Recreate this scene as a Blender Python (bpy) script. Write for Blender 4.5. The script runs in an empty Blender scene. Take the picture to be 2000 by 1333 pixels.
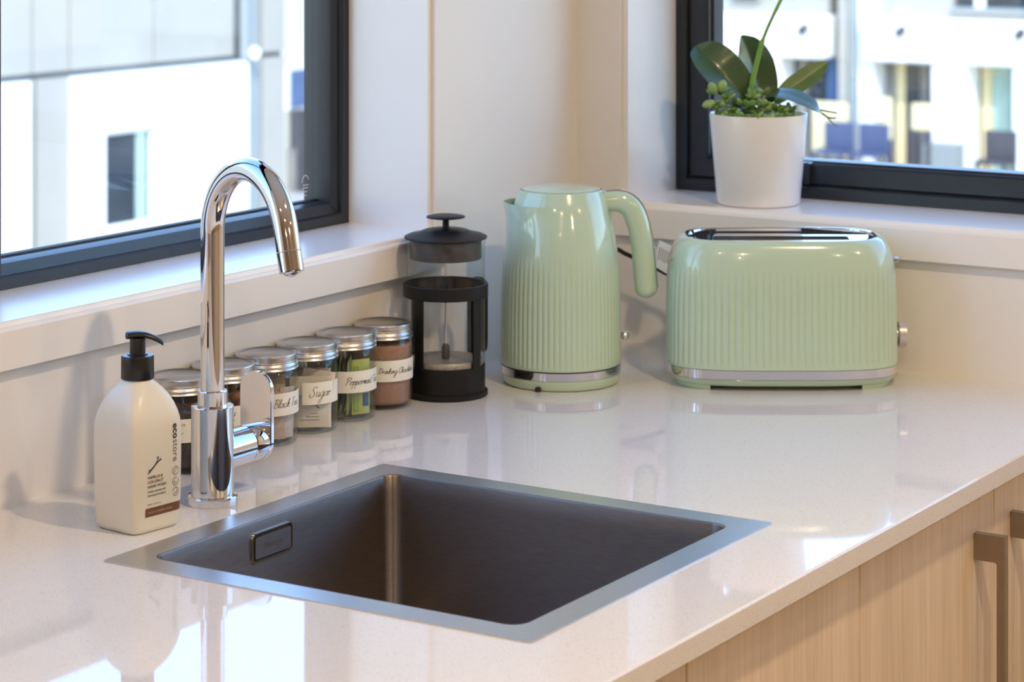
import bpy, bmesh, math, random
import numpy as np
from mathutils import Vector, Matrix
from mathutils.geometry import tessellate_polygon

random.seed(7)
S = bpy.context.scene
COL = S.collection
PI = math.pi

# ------------------------------------------------------------------ camera
# z = 0 is the worktop surface; wall_left is the plane y = 0, wall_right the plane x = 0
FPX, CX, VH, CAMH = 4822.0, 1000.0, -222.0, 0.66
TH = math.atan2(3020.0, FPX)                 # heading of the camera, from +X
FW = Vector((math.cos(TH), math.sin(TH), 0)) # forward
RT = Vector((math.sin(TH), -math.cos(TH), 0))# right
CAM = Vector((-3.1161, -1.8419, CAMH))
cd = bpy.data.cameras.new('camera')
cam = bpy.data.objects.new('camera', cd)
COL.objects.link(cam)
cam.location = CAM
cam.rotation_euler = (PI / 2, 0, TH - PI / 2)
cd.sensor_fit = 'HORIZONTAL'
cd.sensor_width = 36.0
cd.lens = FPX / 2000 * 36.0
cd.shift_y = (VH - 666.5) / 2000
cd.clip_end = 500
cd.clip_start = 0.05
cd.dof.use_dof = True
cd.dof.focus_distance = 2.72
cd.dof.aperture_fstop = 9.0
S.camera = cam

# ------------------------------------------------------------------ world, sun, exposure
w = bpy.data.worlds.new('world')
S.world = w
w.use_nodes = True
nt = w.node_tree
bg = nt.nodes['Background']
sky = nt.nodes.new('ShaderNodeTexSky')
sky.sky_type = 'NISHITA'
sky.sun_disc = False
sky.sun_elevation = math.radians(42)
sky.sun_rotation = math.radians(231)
sky.air_density = 1.2
sky.dust_density = 0.3
sky.ozone_density = 3.0
tint = nt.nodes.new('ShaderNodeMix'); tint.data_type = 'RGBA'; tint.blend_type = 'MULTIPLY'; tint.inputs[0].default_value = 1
tint.inputs[7].default_value = (.94, .97, 1.08, 1)
nt.links.new(sky.outputs[0], tint.inputs[6]); nt.links.new(tint.outputs[2], bg.inputs[0])
bg.inputs[1].default_value = 0.56

sd = bpy.data.lights.new('sun', 'SUN')
sd.energy = 2.4
sd.angle = math.radians(0.6)
sd.color = (1.0, 0.96, 0.90)
so = bpy.data.objects.new('sun', sd)
COL.objects.link(so)
so.rotation_euler = Vector((0.62, 0.50, -0.66)).to_track_quat('-Z', 'Y').to_euler()

S.view_settings.view_transform = 'Standard'
S.view_settings.look = 'None'
S.view_settings.gamma = 1.0
S.view_settings.use_curve_mapping = False
S.view_settings.exposure = 0.40
try:
    S.cycles.use_denoising = True
    S.cycles.use_adaptive_sampling = True
    S.cycles.adaptive_threshold = 0.02
    S.cycles.max_bounces = 9
    S.cycles.diffuse_bounces = 4
    S.cycles.glossy_bounces = 5
    S.cycles.transparent_max_bounces = 16
    S.cycles.sample_clamp_indirect = 6.0
    S.cycles.caustics_reflective = False
    S.cycles.caustics_refractive = False
except Exception:
    pass

# ------------------------------------------------------------------ helpers: picture point -> place
def ray(u):
    return FW + RT * ((u - CX) / FPX)
def onY(u, v, y):                      # point seen at (u, v) that lies on the plane y
    d = ray(u); t = (y - CAM.y) / d.y
    return Vector((CAM.x + t * d.x, y, CAMH - (v - VH) / FPX * t))
def onX(u, v, x):
    d = ray(u); t = (x - CAM.x) / d.x
    return Vector((x, CAM.y + t * d.y, CAMH - (v - VH) / FPX * t))

# ------------------------------------------------------------------ materials
MATS = {}
def mat(name, color=(.8, .8, .8), rough=.5, metal=0., spec=.5, coat=0., coat_rough=.05, aniso=0., sss=0., emit=None, emit_s=0., trans=0., sheen=0.):
    m = bpy.data.materials.new(name)
    m.use_nodes = True
    b = m.node_tree.nodes['Principled BSDF']
    b.inputs['Base Color'].default_value = (*color, 1)
    b.inputs['Roughness'].default_value = rough
    b.inputs['Metallic'].default_value = metal
    b.inputs['Specular IOR Level'].default_value = spec
    b.inputs['Coat Weight'].default_value = coat
    b.inputs['Coat Roughness'].default_value = coat_rough
    b.inputs['Anisotropic'].default_value = aniso
    if sss:
        b.inputs['Subsurface Weight'].default_value = sss
        b.inputs['Subsurface Radius'].default_value = (.01, .008, .006)
        b.inputs['Subsurface Scale'].default_value = .5
    if trans:
        b.inputs['Transmission Weight'].default_value = trans
    if emit:
        b.inputs['Emission Color'].default_value = (*emit, 1)
        b.inputs['Emission Strength'].default_value = emit_s
    MATS[name] = m
    return m
def vary(m, scale=20., amount=.1, stretch=(1, 1, 1), bump=0., bump_scale=None, detail=4., tint=None):
    """procedural noise: gentle colour variation and, if asked, relief"""
    t = m.node_tree; b = t.nodes['Principled BSDF']
    tc = t.nodes.new('ShaderNodeTexCoord'); mp = t.nodes.new('ShaderNodeMapping')
    mp.inputs['Scale'].default_value = stretch
    t.links.new(tc.outputs['Object'], mp.inputs['Vector'])
    n = t.nodes.new('ShaderNodeTexNoise'); n.inputs['Scale'].default_value = scale; n.inputs['Detail'].default_value = detail
    t.links.new(mp.outputs[0], n.inputs['Vector'])
    c = b.inputs['Base Color'].default_value[:]
    r = t.nodes.new('ShaderNodeValToRGB')
    lo = tint if tint else tuple(max(0, k * (1 - amount)) for k in c[:3])
    hi = tuple(min(1, k * (1 + amount * .5)) for k in c[:3])
    r.color_ramp.elements[0].color = (*lo, 1); r.color_ramp.elements[1].color = (*hi, 1)
    r.color_ramp.elements[0].position = .3; r.color_ramp.elements[1].position = .7
    t.links.new(n.outputs['Fac'], r.inputs[0]); t.links.new(r.outputs[0], b.inputs['Base Color'])
    if bump:
        n2 = t.nodes.new('ShaderNodeTexNoise'); n2.inputs['Scale'].default_value = bump_scale or scale
        n2.inputs['Detail'].default_value = 3
        t.links.new(mp.outputs[0], n2.inputs['Vector'])
        bp = t.nodes.new('ShaderNodeBump'); bp.inputs['Strength'].default_value = bump; bp.inputs['Distance'].default_value = .001
        t.links.new(n2.outputs['Fac'], bp.inputs['Height']); t.links.new(bp.outputs[0], b.inputs['Normal'])
    return m

def glass_mat(name, tint=(.96, .98, .97), ior=1.45, rough=.0):
    m = bpy.data.materials.new(name); m.use_nodes = True
    t = m.node_tree
    for n in list(t.nodes):
        t.nodes.remove(n)
    out = t.nodes.new('ShaderNodeOutputMaterial'); mix = t.nodes.new('ShaderNodeMixShader')
    tr = t.nodes.new('ShaderNodeBsdfTransparent'); gl = t.nodes.new('ShaderNodeBsdfGlossy')
    lw = t.nodes.new('ShaderNodeLayerWeight')            # Schlick: f0 + (1 - f0) * (1 - cos)^5
    pw = t.nodes.new('ShaderNodeMath'); pw.operation = 'POWER'; pw.inputs[1].default_value = 5.0
    fr = t.nodes.new('ShaderNodeMath'); fr.operation = 'MULTIPLY_ADD'; f0 = ((ior - 1) / (ior + 1)) ** 2
    fr.inputs[1].default_value = 1 - f0; fr.inputs[2].default_value = f0
    t.links.new(lw.outputs['Facing'], pw.inputs[0]); t.links.new(pw.outputs[0], fr.inputs[0])
    tr.inputs[0].default_value = (*tint, 1); gl.inputs['Roughness'].default_value = rough
    t.links.new(fr.outputs[0], mix.inputs[0]); t.links.new(tr.outputs[0], mix.inputs[1]); t.links.new(gl.outputs[0], mix.inputs[2])
    t.links.new(mix.outputs[0], out.inputs[0])
    MATS[name] = m
    return m

mat('wall_paint', (.84, .81, .77), .5); vary(MATS['wall_paint'], 3, .03)
mat('trim_paint', (.88, .86, .83), .28, coat=.25, coat_rough=.2); vary(MATS['trim_paint'], 4, .02)
mat('ceiling_paint', (.85, .83, .80), .7); vary(MATS['ceiling_paint'], 3, .02)
mat('floor_wood', (.42, .31, .21), .45); vary(MATS['floor_wood'], 6, .3, (1, 8, 1))
mat('room_wall', (.70, .64, .57), .6); vary(MATS['room_wall'], 3, .03)
mat('frame_black', (.018, .022, .030), .33, spec=.5); vary(MATS['frame_black'], 60, .15)
mat('gasket', (.015, .016, .018), .6); vary(MATS['gasket'], 60, .1)
glass_mat('pane_glass', (.965, .985, .975), 1.32)
glass_mat('jar_glass', (.955, .965, .96), 1.5)
mat('chrome', (.80, .80, .82), .045, 1.); vary(MATS['chrome'], 5, .02)
mat('steel', (.31, .275, .255), .36, 1., aniso=.8); vary(MATS['steel'], 60, .14, (1, 1, 22))
_t = MATS['steel'].node_tree; _tn = _t.nodes.new('ShaderNodeTangent'); _tn.direction_type = 'RADIAL'; _tn.axis = 'Z'   # brushed round the bowl
_t.links.new(_tn.outputs[0], _t.nodes['Principled BSDF'].inputs['Tangent']); _t.nodes['Principled BSDF'].inputs['Anisotropic Rotation'].default_value = .25
mat('steel_rim', (.64, .67, .70), .30, 1.); vary(MATS['steel_rim'], 70, .10, (1, 20, 1), bump=.04, bump_scale=130)
mat('tin', (.62, .61, .59), .30, 1.); vary(MATS['tin'], 40, .08, bump=.03, bump_scale=300)
mat('mint', (.51, .665, .505), .16, coat=.8, coat_rough=.04); vary(MATS['mint'], 2, .03)
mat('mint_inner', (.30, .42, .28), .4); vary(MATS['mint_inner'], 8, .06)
mat('black_plastic', (.012, .012, .013), .30); vary(MATS['black_plastic'], 60, .15)
mat('black_matte', (.008, .0078, .0085), .45, spec=.35); vary(MATS['black_matte'], 60, .15)
mat('smoke_plastic', (.05, .045, .045), .35); vary(MATS['smoke_plastic'], 60, .1)
mat('slot_dark', (.02, .018, .016), .6); vary(MATS['slot_dark'], 60, .2)
mat('bottle', (.78, .745, .64), .34, sss=.15); vary(MATS['bottle'], 3, .02)
mat('print_black', (.03, .03, .03), .5); vary(MATS['print_black'], 50, .1)
mat('print_brown', (.17, .065, .025), .5); vary(MATS['print_brown'], 50, .1)
mat('print_cream', (.62, .48, .36), .5); vary(MATS['print_cream'], 50, .1)
mat('print_grey', (.16, .15, .14), .5); vary(MATS['print_grey'], 50, .1)
mat('paper_label', (.86, .85, .76), .55); vary(MATS['paper_label'], 30, .04)
mat('paper_white', (.86, .82, .76), .6); vary(MATS['paper_white'], 30, .04)
mat('tag_white', (.93, .93, .92), .5); vary(MATS['tag_white'], 30, .02)
mat('paper_kraft', (.42, .34, .26), .7); vary(MATS['paper_kraft'], 40, .1)
mat('teabag_paper', (.66, .55, .50), .8); vary(MATS['teabag_paper'], 120, .16)
mat('filter_mesh', (.42, .38, .34), .5, .5); vary(MATS['filter_mesh'], 400, .3)
mat('cocoa', (.42, .235, .165), .9); vary(MATS['cocoa'], 220, .12, bump=.4, bump_scale=500)
mat('coffee', (.055, .022, .014), .6); vary(MATS['coffee'], 260, .5, bump=.6, bump_scale=350)
mat('dried_fruit', (.36, .13, .035), .35); vary(MATS['dried_fruit'], 60, .5)
mat('sachet_green', (.34, .50, .10), .4); vary(MATS['sachet_green'], 40, .2)
mat('sachet_dark', (.07, .13, .05), .4); vary(MATS['sachet_dark'], 40, .3)
mat('sachet_lime', (.55, .66, .20), .4); vary(MATS['sachet_lime'], 30, .15)
mat('sachet_blue', (.03, .10, .30), .4); vary(MATS['sachet_blue'], 40, .2)
mat('pot_white', (.86, .84, .81), .22, coat=.3); vary(MATS['pot_white'], 3, .02)
mat('leaf', (.055, .115, .045), .26, spec=.6, coat=.35, coat_rough=.15); vary(MATS['leaf'], 25, .25, (1, 1, 1))
mat('leaf_pale', (.13, .22, .055), .32, spec=.5); vary(MATS['leaf_pale'], 25, .25)
mat('stem', (.17, .36, .045), .4); vary(MATS['stem'], 30, .2)
mat('sedum', (.16, .29, .06), .42); vary(MATS['sedum'], 60, .35)
mat('sedum_pale', (.30, .46, .15), .42); vary(MATS['sedum_pale'], 60, .25)
mat('root', (.16, .20, .06), .6); vary(MATS['root'], 60, .3)
mat('soil', (.06, .055, .035), .9); vary(MATS['soil'], 150, .5, bump=.8, bump_scale=200)
mat('handle_bronze', (.27, .215, .165), .42, .35); vary(MATS['handle_bronze'], 50, .08)
mat('dial', (.62, .60, .58), .3, .3); vary(MATS['dial'], 30, .05)
mat('render_white', (.92, .91, .88), .7); vary(MATS['render_white'], 2, .03)
mat('panel_sage', (.415, .375, .315), .6); vary(MATS['panel_sage'], 1.5, .05)
mat('panel_grey', (.30, .32, .31), .6); vary(MATS['panel_grey'], 1.5, .05)
mat('joint_dark', (.10, .11, .11), .7); vary(MATS['joint_dark'], 4, .1)
mat('cream_wall', (.78, .74, .60), .7); vary(MATS['cream_wall'], 2, .04)
mat('far_glass', (.05, .06, .075), .08, spec=.6); vary(MATS['far_glass'], 1.2, .4)
mat('far_blue', (.10, .17, .33), .3); vary(MATS['far_blue'], 1.2, .2)
mat('curtain_green', (.42, .56, .46), .8); vary(MATS['curtain_green'], 6, .15, (8, 8, .4))
mat('curtain_taupe', (.30, .27, .24), .8); vary(MATS['curtain_taupe'], 6, .4, (8, 8, .4))
mat('curtain_glare_cream', (.80, .66, .36), .8); vary(MATS['curtain_glare_cream'], 6, .1, (8, 8, .4))  # bay curtains, and panels whose cream colour imitates sun glare
mat('chair_navy', (.075, .09, .17), .5); vary(MATS['chair_navy'], 3, .2)
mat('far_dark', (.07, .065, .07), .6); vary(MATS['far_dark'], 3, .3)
mat('paving', (.52, .46, .38), .8); vary(MATS['paving'], 2, .12)
mat('lamp_ring', (.80, .79, .77), .4); vary(MATS['lamp_ring'], 10, .03)
mat('lamp_lens', (.9, .88, .82), .4, emit=(1.0, .72, .42), emit_s=6.0); vary(MATS['lamp_lens'], 10, .02)

# worktop: pale engineered stone with fine speckle
m = mat('quartz', (.80, .775, .735), .04, spec=.5, coat=.0)
t = m.node_tree; b = t.nodes['Principled BSDF']
tc = t.nodes.new('ShaderNodeTexCoord')
vo = t.nodes.new('ShaderNodeTexVoronoi'); vo.inputs['Scale'].default_value = 800
no = t.nodes.new('ShaderNodeTexNoise'); no.inputs['Scale'].default_value = 600; no.inputs['Detail'].default_value = 6
t.links.new(tc.outputs['Object'], vo.inputs['Vector']); t.links.new(tc.outputs['Object'], no.inputs['Vector'])
r1 = t.nodes.new('ShaderNodeValToRGB'); r1.color_ramp.elements[0].position = .30; r1.color_ramp.elements[1].position = .62
r1.color_ramp.elements[0].color = (.725, .715, .705, 1); r1.color_ramp.elements[1].color = (.79, .78, .77, 1)
t.links.new(no.outputs['Fac'], r1.inputs[0])
sep = t.nodes.new('ShaderNodeSeparateColor'); t.links.new(vo.outputs['Color'], sep.inputs[0])
r2 = t.nodes.new('ShaderNodeValToRGB'); r2.color_ramp.interpolation = 'CONSTANT'
r2.color_ramp.elements[0].color = (.82, .82, .82, 1); r2.color_ramp.elements[0].position = 0
r2.color_ramp.elements[1].color = (1, 1, 1, 1); r2.color_ramp.elements[1].position = .07
t.links.new(sep.outputs[0], r2.inputs[0])
mx = t.nodes.new('ShaderNodeMix'); mx.data_type = 'RGBA'; mx.blend_type = 'MULTIPLY'; mx.inputs[0].default_value = 1
t.links.new(r1.outputs[0], mx.inputs[6]); t.links.new(r2.outputs[0], mx.inputs[7]); t.links.new(mx.outputs[2], b.inputs['Base Color'])

# oak veneer: boards and fine vertical grain
m = mat('oak', (.55, .42, .30), .42)
t = m.node_tree; b = t.nodes['Principled BSDF']
tc = t.nodes.new('ShaderNodeTexCoord')
mp = t.nodes.new('ShaderNodeMapping'); mp.inputs['Scale'].default_value = (1, 1, .035)
t.links.new(tc.outputs['Object'], mp.inputs['Vector'])
n1 = t.nodes.new('ShaderNodeTexNoise'); n1.inputs['Scale'].default_value = 170; n1.inputs['Detail'].default_value = 5
n2 = t.nodes.new('ShaderNodeTexNoise'); n2.inputs['Scale'].default_value = 22; n2.inputs['Detail'].default_value = 3; n2.inputs['Distortion'].default_value = .6
t.links.new(mp.outputs[0], n1.inputs['Vector']); t.links.new(mp.outputs[0], n2.inputs['Vector'])
ra = t.nodes.new('ShaderNodeValToRGB'); ra.color_ramp.elements[0].position = .3; ra.color_ramp.elements[1].position = .72
ra.color_ramp.elements[0].color = (.78, .64, .48, 1); ra.color_ramp.elements[1].color = (.93, .80, .64, 1)
t.links.new(n1.outputs['Fac'], ra.inputs[0])
rb = t.nodes.new('ShaderNodeValToRGB'); rb.color_ramp.elements[0].position = .3; rb.color_ramp.elements[1].position = .7
rb.color_ramp.elements[0].color = (.78, .75, .72, 1); rb.color_ramp.elements[1].color = (1, 1, 1, 1)
t.links.new(n2.outputs['Fac'], rb.inputs[0])
mx = t.nodes.new('ShaderNodeMix'); mx.data_type = 'RGBA'; mx.blend_type = 'MULTIPLY'; mx.inputs[0].default_value = 1
t.links.new(ra.outputs[0], mx.inputs[6]); t.links.new(rb.outputs[0], mx.inputs[7]); t.links.new(mx.outputs[2], b.inputs['Base Color'])

# ------------------------------------------------------------------ mesh builder
class MB:
    def __init__(s):
        s.v, s.f = [], []
    def add(s, vs, fs):
        o = len(s.v)
        s.v += [tuple(p) for p in vs]
        s.f += [tuple(i + o for i in q) for q in fs]
        return s
    def box(s, a, b_):
        x0, y0, z0 = (min(a[i], b_[i]) for i in range(3)); x1, y1, z1 = (max(a[i], b_[i]) for i in range(3))
        return s.add([(x0, y0, z0), (x1, y0, z0), (x1, y1, z0), (x0, y1, z0), (x0, y0, z1), (x1, y0, z1), (x1, y1, z1), (x0, y1, z1)],
                     [(3, 2, 1, 0), (4, 5, 6, 7), (0, 1, 5, 4), (1, 2, 6, 5), (2, 3, 7, 6), (3, 0, 4, 7)])
    def cbox(s, a, b_, c):                      # box with chamfered edges
        x0, y0, z0 = (min(a[i], b_[i]) for i in range(3)); x1, y1, z1 = (max(a[i], b_[i]) for i in range(3))
        rings = []
        for z, k in ((z0, c), (z0 + c, 0), (z1 - c, 0), (z1, c)):
            rings.append([(px, py, z) for px, py in rrect(x0 + k, y0 + k, x1 - k, y1 - k, c, 1)])
        return s.loft(rings)
    def loft(s, rings, cap0=True, cap1=True, closed=True):
        n = len(rings[0]); vs = [p for r in rings for p in r]; fs = []
        for i in range(len(rings) - 1):
            for j in range(n if closed else n - 1):
                k = (j + 1) % n
                fs.append((i * n + j, i * n + k, (i + 1) * n + k, (i + 1) * n + j))
        if cap0: fs.append(tuple(range(n - 1, -1, -1)))
        if cap1: fs.append(tuple((len(rings) - 1) * n + j for j in range(n)))
        return s.add(vs, fs)
    def lathe(s, prof, n=48, c=(0, 0, 0), cap0=True, cap1=True):
        rings = [[(c[0] + r * math.cos(2 * PI * j / n), c[1] + r * math.sin(2 * PI * j / n), c[2] + z) for j in range(n)] for r, z in prof]
        return s.loft(rings, cap0, cap1)
    def tube(s, pts, rad, n=12, rb=None, cap=True, up=None):
        """sweep an (elliptic) section along pts; rad may be a list"""
        P = [Vector(p) for p in pts]; R = rad if isinstance(rad, (list, tuple)) else [rad] * len(P)
        RB = rb if isinstance(rb, (list, tuple)) else ([rb] * len(P) if rb else R)
        T = []
        for i in range(len(P)):
            a = P[max(i - 1, 0)]; c = P[min(i + 1, len(P) - 1)]
            T.append((c - a).normalized())
        N = Vector(up) if up else (Vector((0, 0, 1)) if abs(T[0].z) < .9 else Vector((1, 0, 0)))
        rings = []
        for i in range(len(P)):
            N = (N - T[i] * N.dot(T[i])).normalized(); Bn = T[i].cross(N)
            rings.append([P[i] + N * (R[i] * math.cos(2 * PI * j / n)) + Bn * (RB[i] * math.sin(2 * PI * j / n)) for j in range(n)])
        return s.loft(rings, cap, cap)
    def plate(s, outer, holes, z0, z1):
        """flat plate with holes, between z0 and z1; outlines are lists of (x, y)"""
        polys = [[Vector((x, y, 0)) for x, y in outer]] + [[Vector((x, y, 0)) for x, y in h] for h in holes]
        tri = tessellate_polygon(polys); flat = [p for q in polys for p in q]; n = len(flat)
        vs = [(p.x, p.y, z1) for p in flat] + [(p.x, p.y, z0) for p in flat]; fs = []
        for a, b_, c in tri:
            nz = (flat[b_] - flat[a]).cross(flat[c] - flat[a]).z
            if nz < 0: a, c = c, a
            fs.append((a, b_, c)); fs.append((c + n, b_ + n, a + n))
        o = 0
        for q in polys:
            m_ = len(q)
            for j in range(m_):
                k = (j + 1) % m_
                fs.append((o + j, o + j + n, o + k + n, o + k))
            o += m_
        return s.add(vs, fs)
    def xf(s, M):
        s.v = [tuple(M @ Vector(p)) for p in s.v]; return s
    def build(s, name, m, parent=None, smooth=35, loc=None):
        me = bpy.data.meshes.new(name)
        me.from_pydata(s.v, [], s.f)
        bm = bmesh.new(); bm.from_mesh(me)
        bmesh.ops.recalc_face_normals(bm, faces=bm.faces)
        bm.to_mesh(me); bm.free()
        if smooth:
            me.polygons.foreach_set('use_smooth', [True] * len(me.polygons))
            me.set_sharp_from_angle(angle=math.radians(smooth))
        me.materials.append(MATS[m])
        o = bpy.data.objects.new(name, me); COL.objects.link(o)
        if parent is not None: o.parent = parent
        if loc is not None: o.location = loc
        return o

def rrect(x0, y0, x1, y1, r, n=6):
    pts = []
    for cx, cy, a0 in ((x1 - r, y1 - r, 0), (x0 + r, y1 - r, 90), (x0 + r, y0 + r, 180), (x1 - r, y0 + r, 270)):
        for i in range(n + 1):
            a = math.radians(a0 + 90 * i / n)
            pts.append((cx + r * math.cos(a), cy + r * math.sin(a)))
    return pts
def sell(a, b, p, t):                           # superellipse point
    c, s_ = math.cos(t), math.sin(t)
    return (a * math.copysign(abs(c) ** (2 / p), c), b * math.copysign(abs(s_) ** (2 / p), s_))
def sring(a, b, p, z, n=64, off=(0, 0)):
    """superellipse ring, points spread evenly by arc length"""
    raw = [sell(a, b, p, 2 * PI * i / 720) for i in range(720)]
    d = [0.]
    for i in range(720):
        q = raw[(i + 1) % 720]; d.append(d[-1] + math.hypot(q[0] - raw[i][0], q[1] - raw[i][1]))
    out = []; k = 0
    for j in range(n):
        t_ = d[-1] * j / n
        while d[k + 1] < t_: k += 1
        e = (t_ - d[k]) / max(1e-9, d[k + 1] - d[k]); q = raw[(k + 1) % 720]
        out.append((raw[k][0] + (q[0] - raw[k][0]) * e + off[0], raw[k][1] + (q[1] - raw[k][1]) * e + off[1], z))
    return out
def spline(pts, n=8):                           # Catmull-Rom through pts
    P = [np.array(p, float) for p in pts]
    P = [2 * P[0] - P[1]] + P + [2 * P[-1] - P[-2]]
    out = []
    for i in range(1, len(P) - 2):
        for k in range(n):
            t_ = k / n
            out.append(.5 * (2 * P[i] + (P[i + 1] - P[i - 1]) * t_ + (2 * P[i - 1] - 5 * P[i] + 4 * P[i + 1] - P[i + 2]) * t_ ** 2 + (3 * P[i] - P[i - 1] - 3 * P[i + 1] + P[i + 2]) * t_ ** 3))
    out.append(P[-2])
    return [tuple(float(c) for c in p) for p in out]

def tag(o, label=None, cat=None, group=None, kind=None):
    if label: o['label'] = label
    if cat: o['category'] = cat
    if group: o['group'] = group
    if kind: o['kind'] = kind
    return o
def thing(name, label, cat, loc=(0, 0, 0), rz=0., group=None, kind=None):
    o = bpy.data.objects.new(name, None); COL.objects.link(o)
    o.empty_display_size = .05
    o.location = loc; o.rotation_euler = (0, 0, rz)
    return tag(o, label, cat, group, kind)
FACE_CAM = TH - PI / 2                           # local x = picture right, local y = away from the camera

def text_mesh(s_, size, bold=0., shear=0., spacing=1.):
    cu = bpy.data.curves.new('t', 'FONT'); cu.body = s_; cu.size = size; cu.shear = shear; cu.offset = bold; cu.space_character = spacing
    cu.align_x = 'LEFT'; cu.resolution_u = 3
    o = bpy.data.objects.new('t', cu); COL.objects.link(o)
    dg = bpy.context.evaluated_depsgraph_get(); dg.update()
    me = bpy.data.meshes.new_from_object(o.evaluated_get(dg))
    vs = [tuple(v.co) for v in me.vertices]; fs = [tuple(p.vertices) for p in me.polygons]
    bpy.data.objects.remove(o); bpy.data.meshes.remove(me); bpy.data.curves.remove(cu)
    return vs, fs

# handwriting: each letter is a list of pen strokes (x-height 1)
GL = {
 'a': (1.05, [[(.8,.8),(.5,1),(.1,.7),(.05,.25),(.35,0),(.7,.35),(.82,.95),(.8,.3),(.95,.02),(1.15,.25)]]),
 'c': (.85, [[(.75,.8),(.45,1),(.1,.6),(.15,.15),(.5,0),(.9,.25)]]),
 'e': (.85, [[(.1,.45),(.6,.6),(.65,.9),(.4,1),(.1,.6),(.15,.12),(.5,0),(.9,.25)]]),
 'g': (1.0, [[(.8,.85),(.5,1),(.1,.7),(.08,.3),(.35,.05),(.72,.4),(.82,.95),(.7,-.6),(.35,-1.4),(.05,-1.2),(.35,-.5),(1.05,.2)]]),
 'h': (1.0, [[(.05,.2),(.5,1.5),(.45,2),(.25,1.7),(.15,0)], [(.15,0),(.3,.7),(.6,1),(.7,.7),(.68,.15),(.9,.05),(1.05,.25)]]),
 'i': (.55, [[(.1,.6),(.2,1),(.18,.2),(.35,0),(.6,.25)], [(.28,1.45),(.33,1.5)]]),
 'k': (.95, [[(.05,.2),(.5,1.5),(.42,2),(.25,1.7),(.15,0)], [(.15,.3),(.6,1),(.65,.7),(.25,.5),(.6,.05),(.95,.2)]]),
 'l': (.55, [[(0,.2),(.45,1.4),(.4,2),(.2,1.6),(.15,.3),(.35,0),(.6,.25)]]),
 'm': (1.25, [[(0,.7),(.15,1),(.15,0)], [(.15,.1),(.4,.95),(.55,.9),(.55,0)], [(.55,.1),(.8,.95),(.95,.9),(.95,.2),(1.1,0),(1.3,.25)]]),
 'n': (.95, [[(0,.7),(.15,1),(.15,0)], [(.15,.1),(.45,.97),(.62,.85),(.62,.2),(.75,0),(1.,.25)]]),
 'o': (.9, [[(.5,1),(.12,.7),(.1,.2),(.4,0),(.75,.3),(.72,.8),(.5,1),(.6,.8),(1,.85)]]),
 'p': (.9, [[(0,.6),(.2,1),(.1,-1.2)], [(.15,.3),(.4,.95),(.7,.85),(.72,.3),(.45,0),(.2,.15)], [(.45,0),(1.,.2)]]),
 'r': (.75, [[(0,.7),(.18,1),(.15,0)], [(.15,.2),(.4,.9),(.7,.85),(.8,.7)]]),
 't': (.65, [[(.35,1.9),(.2,.3),(.4,0),(.7,.2)], [(0,1.1),(.6,1.2)]]),
 'u': (1.0, [[(.05,.8),(.15,1),(.1,.25),(.35,0),(.65,.4),(.72,1),(.68,.25),(.85,0),(1.05,.25)]]),
 'S': (1.35, [[(1.2,1.8),(.9,2.2),(.4,1.9),(.45,1.3),(.9,.8),(.85,.1),(.3,-.1),(-.1,.2),(.1,.6)]]),
 'P': (1.2, [[(.35,2),(.1,-.2)], [(-.2,1.6),(.3,2.1),(1,2.1),(1.1,1.4),(.5,.95),(.2,1)]]),
 'D': (1.35, [[(.3,2),(.1,0)], [(-.2,1.7),(.4,2.1),(1.1,1.6),(1.,.5),(.4,-.05),(-.1,.05)]]),
 'C': (1.2, [[(1.1,1.7),(.8,2.1),(.2,1.5),(.05,.6),(.4,0),(.9,.1),(1.2,.4)]]),
 'B': (1.15, [[(.3,2),(.1,0)], [(-.1,1.7),(.4,2.1),(.95,1.8),(.7,1.15),(.3,1.05),(.95,.8),(.85,.15),(.3,-.1),(0,.1)]]),
 'T': (1.05, [[(.5,2),(.35,0)], [(-.15,1.9),(.5,2.05),(1.2,1.95)]]),
 ' ': (.6, []),
}
def script_ribbons(s_, xh, pen, slant=.34):
    """ribbons (verts2d, faces) of a handwritten word, and its width"""
    x = 0.; V, F = [], []
    for ch in s_:
        adv, strokes = GL[ch]
        for st in strokes:
            p = spline([(x + (q[0] + q[1] * slant) * xh, q[1] * xh) for q in st], 6)
            o = len(V)
            for i in range(len(p)):
                a = p[max(i - 1, 0)]; c = p[min(i + 1, len(p) - 1)]
                dx, dy = c[0] - a[0], c[1] - a[1]; L = math.hypot(dx, dy) or 1
                wd = pen * (.55 + .45 * abs(dy / L))
                V.append((p[i][0] - dy / L * wd, p[i][1] + dx / L * wd)); V.append((p[i][0] + dy / L * wd, p[i][1] - dx / L * wd))
            for i in range(len(p) - 1):
                F.append((o + 2 * i, o + 2 * i + 1, o + 2 * i + 3, o + 2 * i + 2))
        x += adv * xh
    return V, F, x

# ================================================================== THE ROOM
ZF, ZC = -0.90, 1.52          # floor, ceiling
XB, YB = -6.2, -4.6           # far ends of the room
WA, WB = .004, .012           # faces of wall_left (plane y) and wall_right (plane x)
AX0, AX1 = -1.98, -.372       # window 1 opening (x)
BY0, BY1 = -1.90, -.078       # window 2 opening (y)
SILL, HEAD = .20, 1.28
TA, TB = .186, .206             # wall thickness
DA, DB = .14, .165            # depth of the frames in the reveals

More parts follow.
